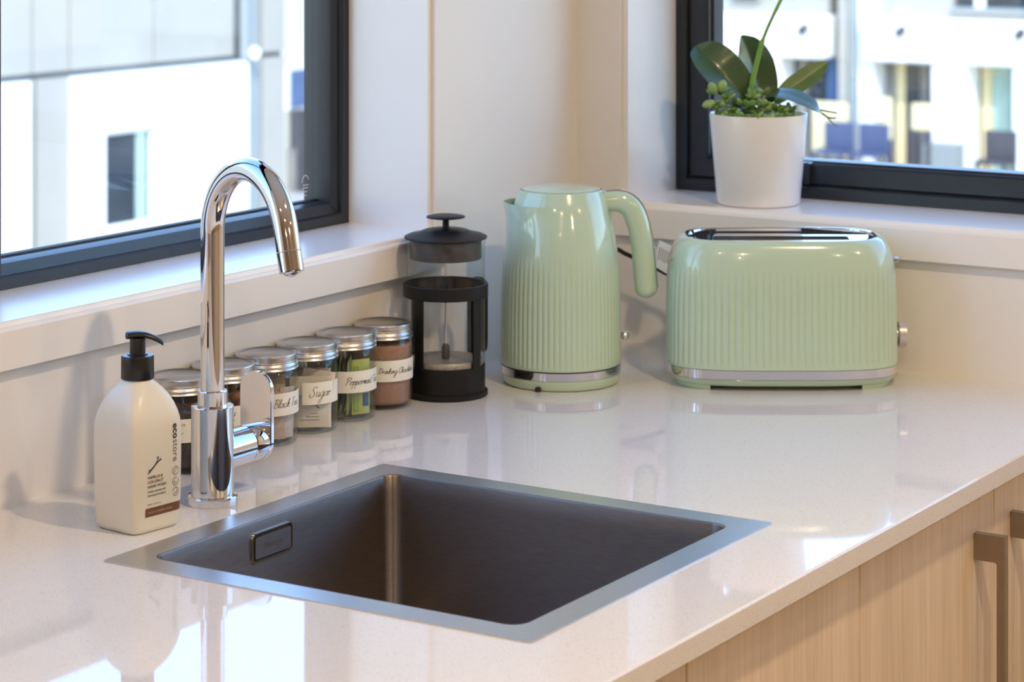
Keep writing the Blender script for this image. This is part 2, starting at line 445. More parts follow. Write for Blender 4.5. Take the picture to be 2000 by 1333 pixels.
def wall_boxes(parts):
    b_ = MB()
    for p, q in parts: b_.box(p, q)
    return b_
tag(wall_boxes([((XB - .3, WA, ZF), (WB, WA + TA, SILL - .03)), ((XB - .3, WA, HEAD), (WB, WA + TA, ZC)),
                ((AX1 + .009, WA, SILL - .03), (WB, WA + TA, HEAD)), ((XB - .3, WA, SILL - .03), (AX0 - .012, WA + TA, HEAD))]).build('wall_left', 'wall_paint', smooth=0), kind='structure')
tag(wall_boxes([((WB, YB - .3, ZF), (WB + TB, WA + TA, SILL - .03)), ((WB, YB - .3, HEAD), (WB + TB, WA + TA, ZC)),
                ((WB, BY1 + .009, SILL - .03), (WB + TB, WA + TA, HEAD)), ((WB, YB - .3, SILL - .03), (WB + TB, BY0 - .012, HEAD))]).build('wall_right', 'wall_paint', smooth=0), kind='structure')
tag(MB().box((XB - .3, YB - .3, ZF), (XB, WA, ZC)).build('wall_rear', 'room_wall', smooth=0), kind='structure')
tag(MB().box((XB, YB - .3, ZF), (WB, YB, ZC)).build('wall_front', 'room_wall', smooth=0), kind='structure')
tag(MB().box((XB - .3, YB - .3, ZF - .2), (WB + TB, WA + TA, ZF)).build('floor', 'floor_wood', smooth=0), kind='structure')
tag(MB().box((XB - .3, YB - .3, ZC), (WB + TB, WA + TA, ZC + .3)).build('ceiling', 'ceiling_paint', smooth=0), kind='structure')

def bullnose_sill(axis, lo, hi, front, back, z1, name, parent):
    """sill board with softened front edge; section (d, z), d measured from the front towards the glass"""
    sec = [(front, z1 - .050), (front - .0008, z1 - .009), (front + .0006, z1 - .0065), (front + .0065, z1 - .0055), (front + .0075, z1 - .0012), (front + .0095, z1), (back, z1), (back, z1 - .03), (front + .012, z1 - .03), (front + .012, z1 - .050)]
    if axis == 'x': rings = [[(e, d, z) for d, z in sec] for e in (lo, hi)]
    else: rings = [[(d, e, z) for d, z in sec] for e in (lo, hi)]
    return MB().loft(rings).build(name, 'trim_paint', parent, 25)

# ---- window 1 (over the sink)
w1 = thing('window_1', None, None, (0, 0, 0), kind='structure')
bullnose_sill('x', AX0 - .05, AX1 + .016, -.012, DA + .05, SILL, 'sill', w1)
# jamb lining with a thin proud edge towards the room
MB().box((AX1, WA + .0065, SILL), (AX1 + .0088, DA + .05, HEAD)).build('jamb', 'trim_paint', w1, 0)
MB().box((AX0 - .012, -.006, SILL), (AX0, DA + .05, HEAD)).build('jamb', 'trim_paint', w1, 0)
MB().box((AX0 - .012, -.006, HEAD), (AX1 + .012, DA + .05, HEAD + .012)).build('head_lining', 'trim_paint', w1, 0)
def frame_member(name, parent, axis, a0, a1, sec, m='frame_black'):
    """prism along an axis; sec is a list of (depth, across)"""
    if axis == 'x': rings = [[(e, d, c) for d, c in sec] for e in (a0, a1)]
    elif axis == 'y': rings = [[(d, e, c) for d, c in sec] for e in (a0, a1)]
    elif axis == 'zA': rings = [[(c, d, e) for d, c in sec] for e in (a0, a1)]
    else: rings = [[(d, c, e) for d, c in sec] for e in (a0, a1)]
    return MB().loft(rings).build(name, m, parent, 20)
def stepped(d0, c0, sgn, w1_, w2_, dep1, dep2):
    """frame section: outer face w1_ wide, then a bevelled step of dep1, inner bead w2_ wide, glass line at dep2"""
    return [(d0, c0), (d0, c0 + sgn * w1_), (d0 + .003, c0 + sgn * (w1_ + .002)), (d0 + dep1, c0 + sgn * (w1_ + .002)), (d0 + dep1 + .004, c0 + sgn * (w1_ + w2_)),
            (d0 + dep2, c0 + sgn * (w1_ + w2_ + .003)), (d0 + dep2 + .03, c0 + sgn * (w1_ + w2_ + .003)), (d0 + dep2 + .03, c0)]
def frame_loop(name, parent, plane, lo, hi, z0, z1, sec, m='frame_black'):
    """mitred rectangular frame; sec is a closed list of (depth, inset)"""
    rings = []
    for d, c in sec + sec[:1]:
        q = [(lo + c, z0 + c), (hi - c, z0 + c), (hi - c, z1 - c), (lo + c, z1 - c)]
        rings.append([(a, d, z) for a, z in q] if plane == 'y' else [(d, a, z) for a, z in q])
    return MB().loft(rings, False, False).build(name, m, parent, 20)
XM = -1.066                                     # mullion between the two panes
frame_loop('outer_frame', w1, 'y', AX0, AX1, SILL, HEAD, stepped(DA, 0, 1, .013, .015, .007, .023))
frame_member('mullion', w1, 'zA', SILL, HEAD, [(DA + .002, XM - .03), (DA + .002, XM + .022), (DA + .006, XM + .024), (DA + .022, XM + .026), (DA + .05, XM + .026), (DA + .05, XM - .034), (DA + .006, XM - .034)])
for x0, x1 in ((AX0 + .03, XM - .03), (XM + .022, AX1 - .03)):
    frame_member('spacer_bar', w1, 'x', x0, x1, [(DA + .030, SILL + .022), (DA + .030, SILL + .0335), (DA + .040, SILL + .0335), (DA + .040, SILL + .022)], 'gasket')
    p = MB().box((x0, DA + .027, SILL + .02), (x1, DA + .031, HEAD - .02)).build('pane', 'pane_glass', w1, 0)
# glazing stamp in the lower corner of the right-hand pane
st = MB(); sx, sz = AX1 - .063, SILL + .050
arc = [(sx + .0075 * math.cos(a), sz + .010 + .009 * math.sin(a)) for a in [math.radians(k) for k in range(20, 200, 15)]]
for seg in (arc, [(sx - .006, sz + .006), (sx + .007, sz + .006)], [(sx - .006, sz + .002), (sx + .006, sz + .002)], [(sx - .004, sz - .003), (sx + .004, sz - .003)], [(sx - .006, sz - .008), (sx + .003, sz - .008)]):
    for (xa, za), (xb, zb) in zip(seg[:-1], seg[1:]):
        dx, dz = xb - xa, zb - za; L = math.hypot(dx, dz); nx, nz = -dz / L * .0005, dx / L * .0005
        st.add([(xa + nx, DA + .0268, za + nz), (xa - nx, DA + .0268, za - nz), (xb - nx, DA + .0268, zb - nz), (xb + nx, DA + .0268, zb + nz)], [(0, 1, 2, 3)])
st.build('glazing_stamp', 'tag_white', w1, 0)

# ---- window 2 (behind the toaster)
w2 = thing('window_2', None, None, (0, 0, 0), kind='structure')
SB = SILL + .004
bullnose_sill('y', BY0 - .05, BY1 + .016, .000, DB + .05, SB, 'sill', w2)
MB().box((WB + .0065, BY1, SB), (DB + .05, BY1 + .0088, HEAD)).build('jamb', 'trim_paint', w2, 0)
MB().box((.006, BY0 - .012, SB), (DB + .05, BY0, HEAD)).build('jamb', 'trim_paint', w2, 0)
MB().box((.006, BY0 - .012, HEAD), (DB + .05, BY1 + .012, HEAD + .012)).build('head_lining', 'trim_paint', w2, 0)
def outer_sec(d0, c0, sgn):
    return [(d0, c0), (d0, c0 + sgn * .016), (d0 + .002, c0 + sgn * .018), (d0 + .010, c0 + sgn * .018), (d0 + .012, c0 + sgn * .021), (d0 + .055, c0 + sgn * .021), (d0 + .055, c0)]
def sash_sec(d0, c0, sgn):
    return [(d0 + .008, c0 + sgn * .0215), (d0 + .008, c0 + sgn * .047), (d0 + .011, c0 + sgn * .050), (d0 + .020, c0 + sgn * .050), (d0 + .022, c0 + sgn * .0535), (d0 + .032, c0 + sgn * .0545), (d0 + .05, c0 + sgn * .0545), (d0 + .05, c0 + sgn * .0215)]
frame_loop('outer_frame', w2, 'x', BY0, BY1, SB, HEAD, outer_sec(DB, 0, 1))
frame_loop('sash_frame', w2, 'x', BY0, BY1, SB, HEAD, sash_sec(DB, 0, 1))
MB().box((DB + .034, BY0 + .045, SB + .045), (DB + .038, BY1 - .045, HEAD - .045)).build('pane', 'pane_glass', w2, 0)
# window stay catch on the sash rail, just right of the plant pot
cat = MB(); p0 = onX(1578, 322, DB + .004)
cat.cbox((DB - .004, p0.y - .005, p0.z - .028), (DB + .009, p0.y + .005, p0.z + .003), .001)
cat.cbox((DB - .002, p0.y - .003, p0.z - .002), (DB + .02, p0.y + .020, p0.z + .003), .001)
cat.build('stay_catch', 'frame_black', w2, 30)

# ================================================================== WORKTOP AND CABINETS
YE = -.822                                       # front edge of the worktop
SX0, SX1, SY0, SY1 = -1.285, -.808, -.715, -.223 # outer edge of the sink flange
wt = MB()
hole = rrect(SX0 + .012, SY0 + .012, SX1 - .012, SY1 - .012, .012, 4)
edge = .002
wt.plate([(-2.75, YE), (WB, YE), (WB, WA), (-2.75, WA)], [hole], -.022, -edge)
wt.plate([(-2.75, YE + edge), (WB, YE + edge), (WB, WA), (-2.75, WA)], [hole], -edge, 0)
wt.add([(-2.75, YE, -edge), (WB, YE, -edge), (WB, YE + edge, 0), (-2.75, YE + edge, 0)], [(0, 1, 2, 3)])
tag(wt.build('worktop', 'quartz', smooth=0), 'long cream speckled stone worktop with polished top around the sink', 'worktop')
def cabinet(label, x0, doors, grp):
    x1 = doors[-1][1]
    c = thing('base_cabinet', label, 'cabinet', (x0, -.40, ZF), group=grp)
    H_ = -ZF - .0225
    b_ = MB()
    b_.box((.001, -.378, .10), (.018, .38, H_ )).box((x1 - x0 - .018, -.378, .10), (x1 - x0 - .001, .38, H_)).box((.018, -.378, .10), (x1 - x0 - .018, .38, .118)).box((.018, .365, .118), (x1 - x0 - .018, .38, H_))
    b_.box((.018, -.378, H_ - .10), (x1 - x0 - .018, -.362, H_))
    b_.build('carcass', 'oak', c, 0)
    MB().box((.001, -.34, 0), (x1 - x0 - .001, -.322, .0995)).build('plinth', 'oak', c, 0)
    for a, e, hx in doors:
        d = MB().cbox((a - x0 + .0012, -.40, .105), (e - x0 - .0012, -.3785, H_ - .004), .0012).build('door', 'oak', c, 0)
        if hx is not None:
            h = MB(); zt = H_ + .0225 - .0735; X = hx - x0; L = .42; wdt = .0055
            # flat bar standing off the door on two deep legs
            prof = [(-.4001, zt), (-.437, zt), (-.437, zt - L), (-.4001, zt - L), (-.4001, zt - L + .028), (-.4255, zt - L + .028), (-.4275, zt - L + .030), (-.4275, zt - .032), (-.4255, zt - .030), (-.4001, zt - .030)]
            h.loft([[(X - wdt, y, z) for y, z in prof], [(X + wdt, y, z) for y, z in prof]])
            h.build('handle', 'handle_bronze', d, 20)
    return c
cabinet('pale oak base cabinet with two doors and bronze pull handles below the toaster end', -.780, [(-.780, -.403, -.4616), (-.403, -.026, -.347)], 'base cabinets under the worktop')
cabinet('pale oak base cabinet with plain doors directly under the sink', -1.534, [(-1.534, -1.157, None), (-1.157, -.780, None)], 'base cabinets under the worktop')

# ================================================================== SINK
sink = thing('kitchen_sink', 'square inset brushed stainless steel kitchen sink below the chrome tap', 'sink', ((SX0 + SX1) / 2, (SY0 + SY1) / 2, 0))
hx_, hy_ = (SX1 - SX0) / 2, (SY1 - SY0) / 2
RW = .032
MB().plate(rrect(-hx_, -hy_, hx_, hy_, .004, 3), [rrect(-hx_ + RW, -hy_ + RW, hx_ - RW, hy_ - RW, .018, 8)], -.0004, .0014).build('rim', 'steel_rim', sink, 20)
bs = MB(); rings = []
ix, iy, DEP = hx_ - RW, hy_ - RW, -.19
for inset, z in ((0, .0014), (.0012, .0008), (.0018, -.001), (.002, -.02), (.004, DEP + .030), (.006, DEP + .018), (.011, DEP + .009), (.019, DEP + .003), (.030, DEP)):
    rings.append([(x, y, z) for x, y in rrect(-ix + inset, -iy + inset, ix - inset, iy - inset, .020, 10)])
bs.loft(rings, False, True)
bs.build('basin', 'steel', sink, 40)
wst = MB().lathe([(.002, DEP + .001), (.040, DEP + .001), (.044, DEP + .003), (.045, DEP + .0045), (.047, DEP + .0035), (.050, DEP + .0004)], 40).build('waste_strainer', 'chrome', sink, 30)
# overflow cover on the back wall of the basin
pc = onY(531, 1060, SY1 - RW - .0025)
ovx, ovz = pc.x - (SX0 + SX1) / 2, pc.z
ow, oh = .0345, .0155
oy = iy - .003
def vplate(mb, outer, holes, y0, y1):
    t_ = MB().plate(outer, holes, y0, y1)
    mb.add([(x, -z, y) if False else (x, z, y) for x, y, z in t_.v], t_.f)
ov = MB(); vplate(ov, rrect(ovx - ow, ovz - oh, ovx + ow, ovz + oh, .006, 6), [rrect(ovx - ow + .0014, ovz - oh + .0014, ovx + ow - .0014, ovz + oh - .0014, .0048, 6)], oy - .0012, oy + .001)
ovo = ov.build('overflow_frame', 'chrome', sink, 40)
bk = MB(); vplate(bk, rrect(ovx - ow + .001, ovz - oh + .001, ovx + ow - .001, ovz + oh - .001, .005, 6), [], oy - .0002, oy + .001)
bk.build('overflow_gap_shade', 'slot_dark', sink, 0)  # dark plate: the gap is shallow, so its shade is put into the colour
pl = MB(); vplate(pl, rrect(ovx - ow + .0042, ovz - oh + .0042, ovx + ow - .0042, ovz + oh - .0042, .003, 6), [], oy - .0016, oy - .0002)
plo = pl.build('overflow_cover', 'steel', sink, 30)
vs, fs = text_mesh('Mercer', .0105)
wtx = max(v[0] for v in vs)
MB().add([(ovx + v[0] - wtx / 2, oy - .0018, ovz + v[1] - .0036) for v in vs], fs).build('lettering', 'steel_rim', plo, 0)
# ================================================================== TAP
TX, TY = -1.049, -.1694
tap = thing('kitchen_tap', 'polished chrome swan-neck mixer tap standing behind the sink', 'tap', (TX, TY, 0))
MB().lathe([(.0268, 0), (.0270, .001), (.0270, .0085), (.0262, .0095), (.0240, .0098)], 56).build('base_ring', 'chrome', tap, 30)
MB().lathe([(.0228, .0098), (.0228, .1042), (.0222, .1050), (.0165, .1052)], 56).build('body', 'chrome', tap, 30)
MB().lathe([(.0160, .1052), (.0160, .1205), (.0154, .1213), (.0130, .1215)], 48).build('collar', 'chrome', tap, 30)
RS, RSP = .0745, .0128
dirx = Vector((-.35, -.937, 0)).normalized()
ZA = .2895                                       # where the arc starts
path = [Vector((0, 0, .121)), Vector((0, 0, .20)), Vector((0, 0, ZA - .02))]
AEND = math.radians(165)
for k in range(41):
    a = AEND * k / 40
    path.append(dirx * (RS * (1 - math.cos(a))) + Vector((0, 0, ZA + RS * math.sin(a))))
tdir = dirx * math.sin(AEND) + Vector((0, 0, math.cos(AEND)))
endp = path[-1]
path += [endp + tdir * .010, endp + tdir * .022]
sp = MB().tube(path, RSP, 32, up=(dirx.y, -dirx.x, 0)).build('spout', 'chrome', tap, 40)
e0 = endp + tdir * .0226
MB().tube([e0, e0 + tdir * .0005, e0 + tdir * .020, e0 + tdir * .021], [.0122, .0129, .0129, .0120], 32, up=(dirx.y, -dirx.x, 0)).build('aerator', 'chrome', tap, 40)
MB().tube([e0 + tdir * .0205, e0 + tdir * .0225, e0 + tdir * .026], [.0095, .0088, .0015], 24, up=(dirx.y, -dirx.x, 0)).build('nozzle', 'chrome', tap, 40)
ZL = .0530
MB().tube([(.010, 0, ZL), (.052, 0, ZL)], .0205, 40).build('valve_stub', 'chrome', tap, 40)
MB().tube([(.052, 0, ZL), (.0540, 0, ZL)], .0194, 40).build('joint_ring', 'black_plastic', tap, 40)
lv = MB().tube([(.0540, 0, ZL), (.0550, 0, ZL), (.0740, 0, ZL)], [.0199, .0205, .0205], 40).build('lever_hub', 'chrome', tap, 40)
# lever blade: a flat stadium plate standing up from the hub
out = []
for k in range(25):
    a = PI * k / 24
    out.append((.0215 * math.cos(a), .1085 - ZL + .0205 * math.sin(a)))
for k in range(25):
    a = PI + PI * k / 24
    out.append((.0215 * math.cos(a), .0208 * math.sin(a)))
bl = MB().loft([[(.0740, y * .97, ZL + z) for y, z in out], [(.0748, y, ZL + z) for y, z in out], [(.0792, y, ZL + z) for y, z in out], [(.0802, y * .97, ZL + z * .99) for y, z in out]])
bl.build('lever_blade', 'chrome', lv, 30)

# ================================================================== SOAP BOTTLE
BX, BY, BR = -1.163, -.163, math.radians(-7)
sb = thing('soap_bottle', 'cream plastic hand wash bottle with black pump beside the tap', 'bottle', (BX, BY, 0), BR)
BK = 1.055
prof = [(a * BK, b_ * BK, p, z) for a, b_, p, z in [(.0270, .0260, 8, 0), (.0298, .0288, 8, .0016), (.0312, .0302, 8, .006), (.0328, .0318, 7.5, .03), (.0335, .0325, 7, .075), (.0335, .0325, 7, .102), (.0329, .0319, 6.4, .112), (.0314, .0304, 5.6, .120), (.0290, .0282, 4.8, .128), (.0256, .0250, 4.0, .1360), (.0220, .0217, 3.2, .1420), (.0182, .0181, 2.5, .1468), (.0150, .0150, 2.1, .1505), (.0136, .0136, 2, .154)]]
sb_body = MB().loft([sring(a, b_, p, z, 96) for a, b_, p, z in prof]).build('bottle_body', 'bottle', sb, 50)
col_ = MB(); nn = 96
rings = []
for z, r0, kn in ((.1525, .0166, 0), (.1530, .0170, 1), (.1750, .0168, 1), (.1765, .0162, 0), (.1770, .0130, 0)):
    rings.append([((r0 - (.0003 if kn and j % 2 else 0)) * math.cos(2 * PI * j / nn), (r0 - (.0003 if kn and j % 2 else 0)) * math.sin(2 * PI * j / nn), z) for j in range(nn)])
col_.loft(rings); col_.build('pump_collar', 'black_plastic', sb, 50)
MB().lathe([(.0105, .1768), (.0105, .1782), (.0082, .1786), (.0080, .1915), (.0085, .1945)], 32).build('pump_stem', 'black_plastic', sb, 40)
hp = [(-.0125, .1966), (-.006, .1974), (.002, .1976), (.010, .1964), (.018, .1931), (.024, .1893), (.0262, .1875)]
hd = MB(); rings = []
pd = Vector((math.cos(-FACE_CAM * 0 - math.radians(48) - BR), math.sin(-math.radians(48) - BR), 0)); pn = Vector((-pd.y, pd.x, 0))
for i, (d_, z_) in enumerate(spline(hp, 5)):
    k = i / 30
    hw_ = .0098 * (1 - .50 * k ** 1.3); hh = .0042 * (1 - .35 * k)
    if i == 0: hw_ *= .55; hh *= .6
    if i == 1: hw_ *= .82
    rings.append([pd * d_ + pn * (hw_ * math.cos(a)) + Vector((0, 0, z_ + hh * math.sin(a) * (1 if math.sin(a) > 0 else .9))) for a in [2 * PI * j / 20 for j in range(20)]])
hd.loft(rings); hd.build('pump_head', 'black_plastic', sb, 50)
# print on the front face: lx from -0.0335 .. +0.0335, lz height
def on_bottle(x, z, lift=.0003):
    k = 0
    while k < len(prof) - 2 and prof[k + 1][3] < z: k += 1
    a0, b0, p0_, z0 = prof[k]; a1, b1, p1, z1 = prof[k + 1]; e = (z - z0) / (z1 - z0)
    A_, B_, P_ = a0 + (a1 - a0) * e, b0 + (b1 - b0) * e, p0_ + (p1 - p0_) * e
    return (x, -B_ * (max(0, 1 - min(1, abs(x) / A_) ** P_)) ** (1 / P_) - lift, z)
def bprint(name, s_, size, x, z, m_, bold=0., rot=False, spacing=1., lift=.0003):
    vs, fs = text_mesh(s_, size, bold, 0, spacing)
    if rot: V = [on_bottle(x + v[1], z - v[0], lift) for v in vs]
    else: V = [on_bottle(x + v[0], z + v[1], lift) for v in vs]
    return MB().add(V, fs).build(name, m_, sb_body, 0)
bprint('brand_lettering', 'eco', .0108, .0175, .1075, 'print_black', .00028, True)
w_ = max(v[0] for v in text_mesh('eco', .0108, .00028)[0])
bprint('brand_lettering', 'store', .0108, .0175, .1075 - w_ - .0006, 'print_grey', 0., True)
LX = -.0172
bprint('product_lettering', 'VANILLA &', .0042, LX, .0560, 'print_brown', .00008)
bprint('product_lettering', 'COCONUT', .0042, LX, .0513, 'print_brown', .00008)
bprint('product_lettering', 'HAND WASH', .0042, LX, .0466, 'print_brown', .00008)
bprint('product_lettering', 'Gentle cleansing with', .0032, LX, .0420, 'print_grey', .00004, spacing=.92)
bprint('product_lettering', 'hydrating formulation', .0032, LX, .0381, 'print_grey', .00004, spacing=.92)
bprint('volume_lettering', '500ml / 16.9 FL oz', .0026, LX, .0290, 'print_grey', .0, spacing=.95)
bar = MB(); cols = 12
pts_t = [on_bottle(-.0195 + .0490 * i / cols, .0262, .00025) for i in range(cols + 1)]
pts_b = [on_bottle(-.0195 + .0490 * i / cols, .0172, .00025) for i in range(cols + 1)]
bar.add(pts_t + pts_b, [(i, i + 1, cols + 2 + i, cols + 1 + i) for i in range(cols)])
bar.build('brown_stripe', 'print_brown', sb_body, 0)
bprint('stripe_lettering', 'PLANT & MINERAL BASED', .0029, -.0160, .0206, 'print_cream', .0, lift=.0006)
# vanilla pod drawing
pod = MB()
def ribbon2(mb, pts, wd, fn):
    p = spline(pts, 6); V = []
    for i in range(len(p)):
        a = p[max(i - 1, 0)]; c = p[min(i + 1, len(p) - 1)]; dx, dy = c[0] - a[0], c[1] - a[1]; L = math.hypot(dx, dy) or 1
        V += [fn(p[i][0] - dy / L * wd, p[i][1] + dx / L * wd), fn(p[i][0] + dy / L * wd, p[i][1] - dx / L * wd)]
    mb.add(V, [(2 * i, 2 * i + 1, 2 * i + 3, 2 * i + 2) for i in range(len(p) - 1)])
for pts in ([(-.0085, .0570), (-.002, .0625), (.004, .0665), (.0095, .0705)], [(-.0080, .0600), (-.002, .0620), (.004, .0680), (.0065, .0725)], [(-.0065, .0575), (.000, .0630), (.006, .0675), (.0105, .0690)], [(.0035, .0660), (.0050, .0700), (.0045, .0735)]):
    ribbon2(pod, [(x_ - .0088, z_ + .0045) for x_, z_ in pts], .00042, on_bottle)
pod.build('pod_drawing', 'print_black', sb_body, 0)
for k, zc in enumerate((.0585, .0475, .0370)):
    rg = MB(); c0 = (.0215, zc)
    gap = (0, 70, 200)[k]
    for r_, a0, a1 in ((.0042, gap, gap + (330 if k else 345)), (.0018, 40 + 80 * k, 260 + 80 * k)):
        ribbon2(rg, [(c0[0] + r_ * math.cos(math.radians(a)), c0[1] + r_ * math.sin(math.radians(a))) for a in np.linspace(a0, a1, 14)], .00032, on_bottle)
    rg.build('round_emblem', 'print_grey', sb_body, 0)

# ================================================================== JARS
JR = .0375
JX = [-.542 - .0803 * i for i in range(6)]
JY = -.036
def cyl(phi, r, z):        # phi: from the camera side towards picture right
    p = RT * (r * math.sin(phi)) - FW * (r * math.cos(phi))
    return (p.x, p.y, z)
def jar_lid_band():
    mb = MB(); n = 160; rings = []
    prof_ = [(.0325, .1052, 0), (.0352, .1064, 0), (.0366, .1058, 0), (.0372, .1042, 0), (.0372, .1030, 1), (.0372, .0985, 1), (.0372, .0978, 0), (.0364, .0965, 0), (.0368, .0950, 0), (.0378, .0938, 0), (.0380, .0922, 0), (.0372, .0908, 0), (.0378, .0898, 0), (.0382, .0888, 0), (.0374, .0884, 0), (.0360, .0886, 0)]
    for r, z, k in prof_:
        rings.append([((r - (.0005 if k and j % 2 else 0)) * math.cos(2 * PI * j / n), (r - (.0005 if k and j % 2 else 0)) * math.sin(2 * PI * j / n), z) for j in range(n)])
    return mb.loft(rings, False, False)
def make_jar(label, x, word, phi0, half, xh, txt_phi):
    j = thing('storage_jar', label, 'jar', (x, JY, 0), group='screw-top glass jars along the wall')
    MB().lathe([(.028, .0006), (.0325, 0), (.0355, .0012), (.0372, .005), (JR, .010), (JR, .076), (.0368, .081), (.0352, .0855), (.0340, .088), (.0338, .100)], 64, cap0=True, cap1=False).build('glass_body', 'jar_glass', j, 50)
    MB().lathe([(.0, .0052), (.030, .0048), (.0345, .0065), (.0355, .012), (.0355, .074), (.0345, .080), (.0325, .086), (.0322, .100)], 64, cap0=False, cap1=False).build('glass_inside', 'jar_glass', j, 50)
    jar_lid_band().build('lid_band', 'tin', j, 45)
    MB().lathe([(.0, .1048), (.024, .1048), (.0252, .1054), (.0270, .1054), (.0282, .1047), (.0326, .1050)], 64, cap0=False, cap1=False).build('lid_disc', 'tin', j, 45)
    lb = MB(); n = 40; V = []
    for i in range(n + 1):
        ph = phi0 - half + 2 * half * i / n
        for z, r in ((.0365, JR + .0003), (.0365, JR + .0007), (.0630, JR + .0007), (.0630, JR + .0003)): V.append(cyl(ph, r, z))
    F = []
    for i in range(n):
        for k in range(4): F.append((4 * i + k, 4 * i + (k + 1) % 4, 4 * i + 4 + (k + 1) % 4, 4 * i + 4 + k))
    F += [(0, 1, 2, 3), (4 * n + 3, 4 * n + 2, 4 * n + 1, 4 * n)]
    lo = lb.add(V, F).build('paper_label', 'paper_label', j, 50)
    if word:
        V, F, W = script_ribbons(word, xh, .00030)
        R_ = JR + .00105
        MB().add([cyl(txt_phi + (x_ - W / 2) / R_, R_, .0485 - xh * .45 + z_) for x_, z_ in V], F).build('handwriting', 'print_black', lo, 0)
    return j
D2R = math.radians
make_jar('glass jar of drinking chocolate powder beside the french press', JX[0], 'Drinking Chocolate', D2R(38), D2R(62), .0034, D2R(34))
make_jar('glass jar of green peppermint tea sachets', JX[1], 'Peppermint Tea', D2R(40), D2R(58), .0042, D2R(42))
make_jar('glass jar of white sugar sachets', JX[2], 'Sugar', D2R(38), D2R(42), .0055, D2R(30))
make_jar('glass jar of pale black tea bags, just right of the tap lever', JX[3], 'Black Tea', D2R(45), D2R(55), .0048, D2R(47))
make_jar('glass jar of amber contents directly behind the tap', JX[4], 't', D2R(30), D2R(50), .0055, D2R(22))
make_jar('glass jar of dark contents directly behind the soap bottle', JX[5], 'C', D2R(32), D2R(52), .0055, D2R(8))
# contents
RI = .0350
def powder(name, label, cat_, x, m_, ztop, bumpy=.0):
    n = 56; rings = []
    for r, z in ((.028, .0056), (.0335, .0068), (RI, .0115), (RI, ztop)):
        rings.append([(r * math.cos(2 * PI * j / n), r * math.sin(2 * PI * j / n), z + (bumpy * math.sin(j * 1.7) * math.cos(j * .6) if z == ztop else 0)) for j in range(n)])
    for r in (.026, .016, .007):
        rings.append([(r * math.cos(2 * PI * j / n), r * math.sin(2 * PI * j / n), ztop + .002 * (1 - r / RI) + bumpy * math.sin(j * 2.1 + r * 900)) for j in range(n)])
    return tag(MB().loft(rings).build(name, m_, None, 60, (x, JY, 0)), label, cat_, kind='stuff')
powder('chocolate_powder', 'pinkish brown chocolate powder filling its jar', 'powder', JX[0], 'cocoa', .0805, .0006)
powder('ground_coffee', 'very dark granules filling the jar behind the soap bottle', 'granules', JX[5], 'coffee', .079, .001)

def sachet(name, label, cat_, jx, lx, ly, rz, w_, h_, th, m_, z0, tilt=0., lean=0., grp=None):
    """flat paper packet with a puffed middle and crimped ends; lx right, ly away in the jar"""
    p = RT * lx + FW * ly
    o = MB(); n = 8; rows = 8; V = []
    for side in (1, -1):
        for i in range(rows + 1):
            for k in range(n + 1):
                a, c = i / rows, k / n
                puff = th * (1 - (2 * a - 1) ** 4) * (1 - (2 * c - 1) ** 4)
                V.append(((c - .5) * w_, side * (puff * .5 + .00015), a * h_))
    F = []; m2 = (rows + 1) * (n + 1)
    for s_ in range(2):
        for i in range(rows):
            for k in range(n):
                q = s_ * m2 + i * (n + 1) + k
                F.append((q, q + 1, q + n + 2, q + n + 1) if s_ == 0 else (q, q + n + 1, q + n + 2, q + 1))
    for k in range(n):
        F += [(k, m2 + k, m2 + k + 1, k + 1), (rows * (n + 1) + k, rows * (n + 1) + k + 1, m2 + rows * (n + 1) + k + 1, m2 + rows * (n + 1) + k)]
    for i in range(rows):
        F += [(i * (n + 1), (i + 1) * (n + 1), m2 + (i + 1) * (n + 1), m2 + i * (n + 1)), (i * (n + 1) + n, m2 + i * (n + 1) + n, m2 + (i + 1) * (n + 1) + n, (i + 1) * (n + 1) + n)]
    ob = o.add(V, F).build(name, m_, None, 60)
    ob.location = (jx + p.x, JY + p.y, z0)
    ob.rotation_euler = (lean, tilt, FACE_CAM + rz)
    return tag(ob, label, cat_, grp)
# sugar sachets
def sprint(parent, s_, size, x, z, m_='print_grey', lift=.0024, bold=0.):
    vs, fs = text_mesh(s_, size, bold)
    return MB().add([(x + v[0], -lift, z + v[1]) for v in vs], fs).build('small_print', m_, parent, 0)
G = 'sugar sachets in the sugar jar'
s1 = sachet('sugar_sachet', 'front white sugar sachet with a small dark curl mark', 'sachet', JX[2], .006, -.0225, D2R(4), .050, .062, .004, 'paper_white', .0062, grp=G)
ribbon2_pts = [(.0105 + .0028 * math.cos(a), .0275 + .0034 * math.sin(a)) for a in np.linspace(.3, 4.9, 12)]
mk = MB(); ribbon2(mk, ribbon2_pts, .0008, lambda x, z: (x, -.0024, z)); mk.build('curl_mark', 'print_grey', s1, 0)
for x_, z_, l_ in ((.0005, .0165, .0085), (-.0055, .0130, .0145), (-.0125, .0090, .0215)):
    ln = MB()
    k = x_
    while k < x_ + l_:
        q = random.uniform(.0012, .0030); ln.add([(k, -.0022, z_), (k + q, -.0022, z_), (k + q, -.0022, z_ + .0008), (k, -.0022, z_ + .0008)], [(0, 1, 2, 3)]); k += q + .0006
    ln.build('small_print', 'print_grey', s1, 0)
s2 = sachet('sugar_sachet', 'tilted white sugar sachet standing highest in the sugar jar', 'sachet', JX[2], .008, -.0165, D2R(-6), .040, .064, .004, 'paper_white', .0115, tilt=D2R(8), grp=G)
ln = MB(); k = -.004
while k < .014:
    q = random.uniform(.0012, .0030); ln.add([(k, -.0024, .0535), (k + q, -.0024, .0535), (k + q, -.0024, .0545), (k, -.0024, .0545)], [(0, 1, 2, 3)]); k += q + .0006
ln.build('small_print', 'print_grey', s2, 0)
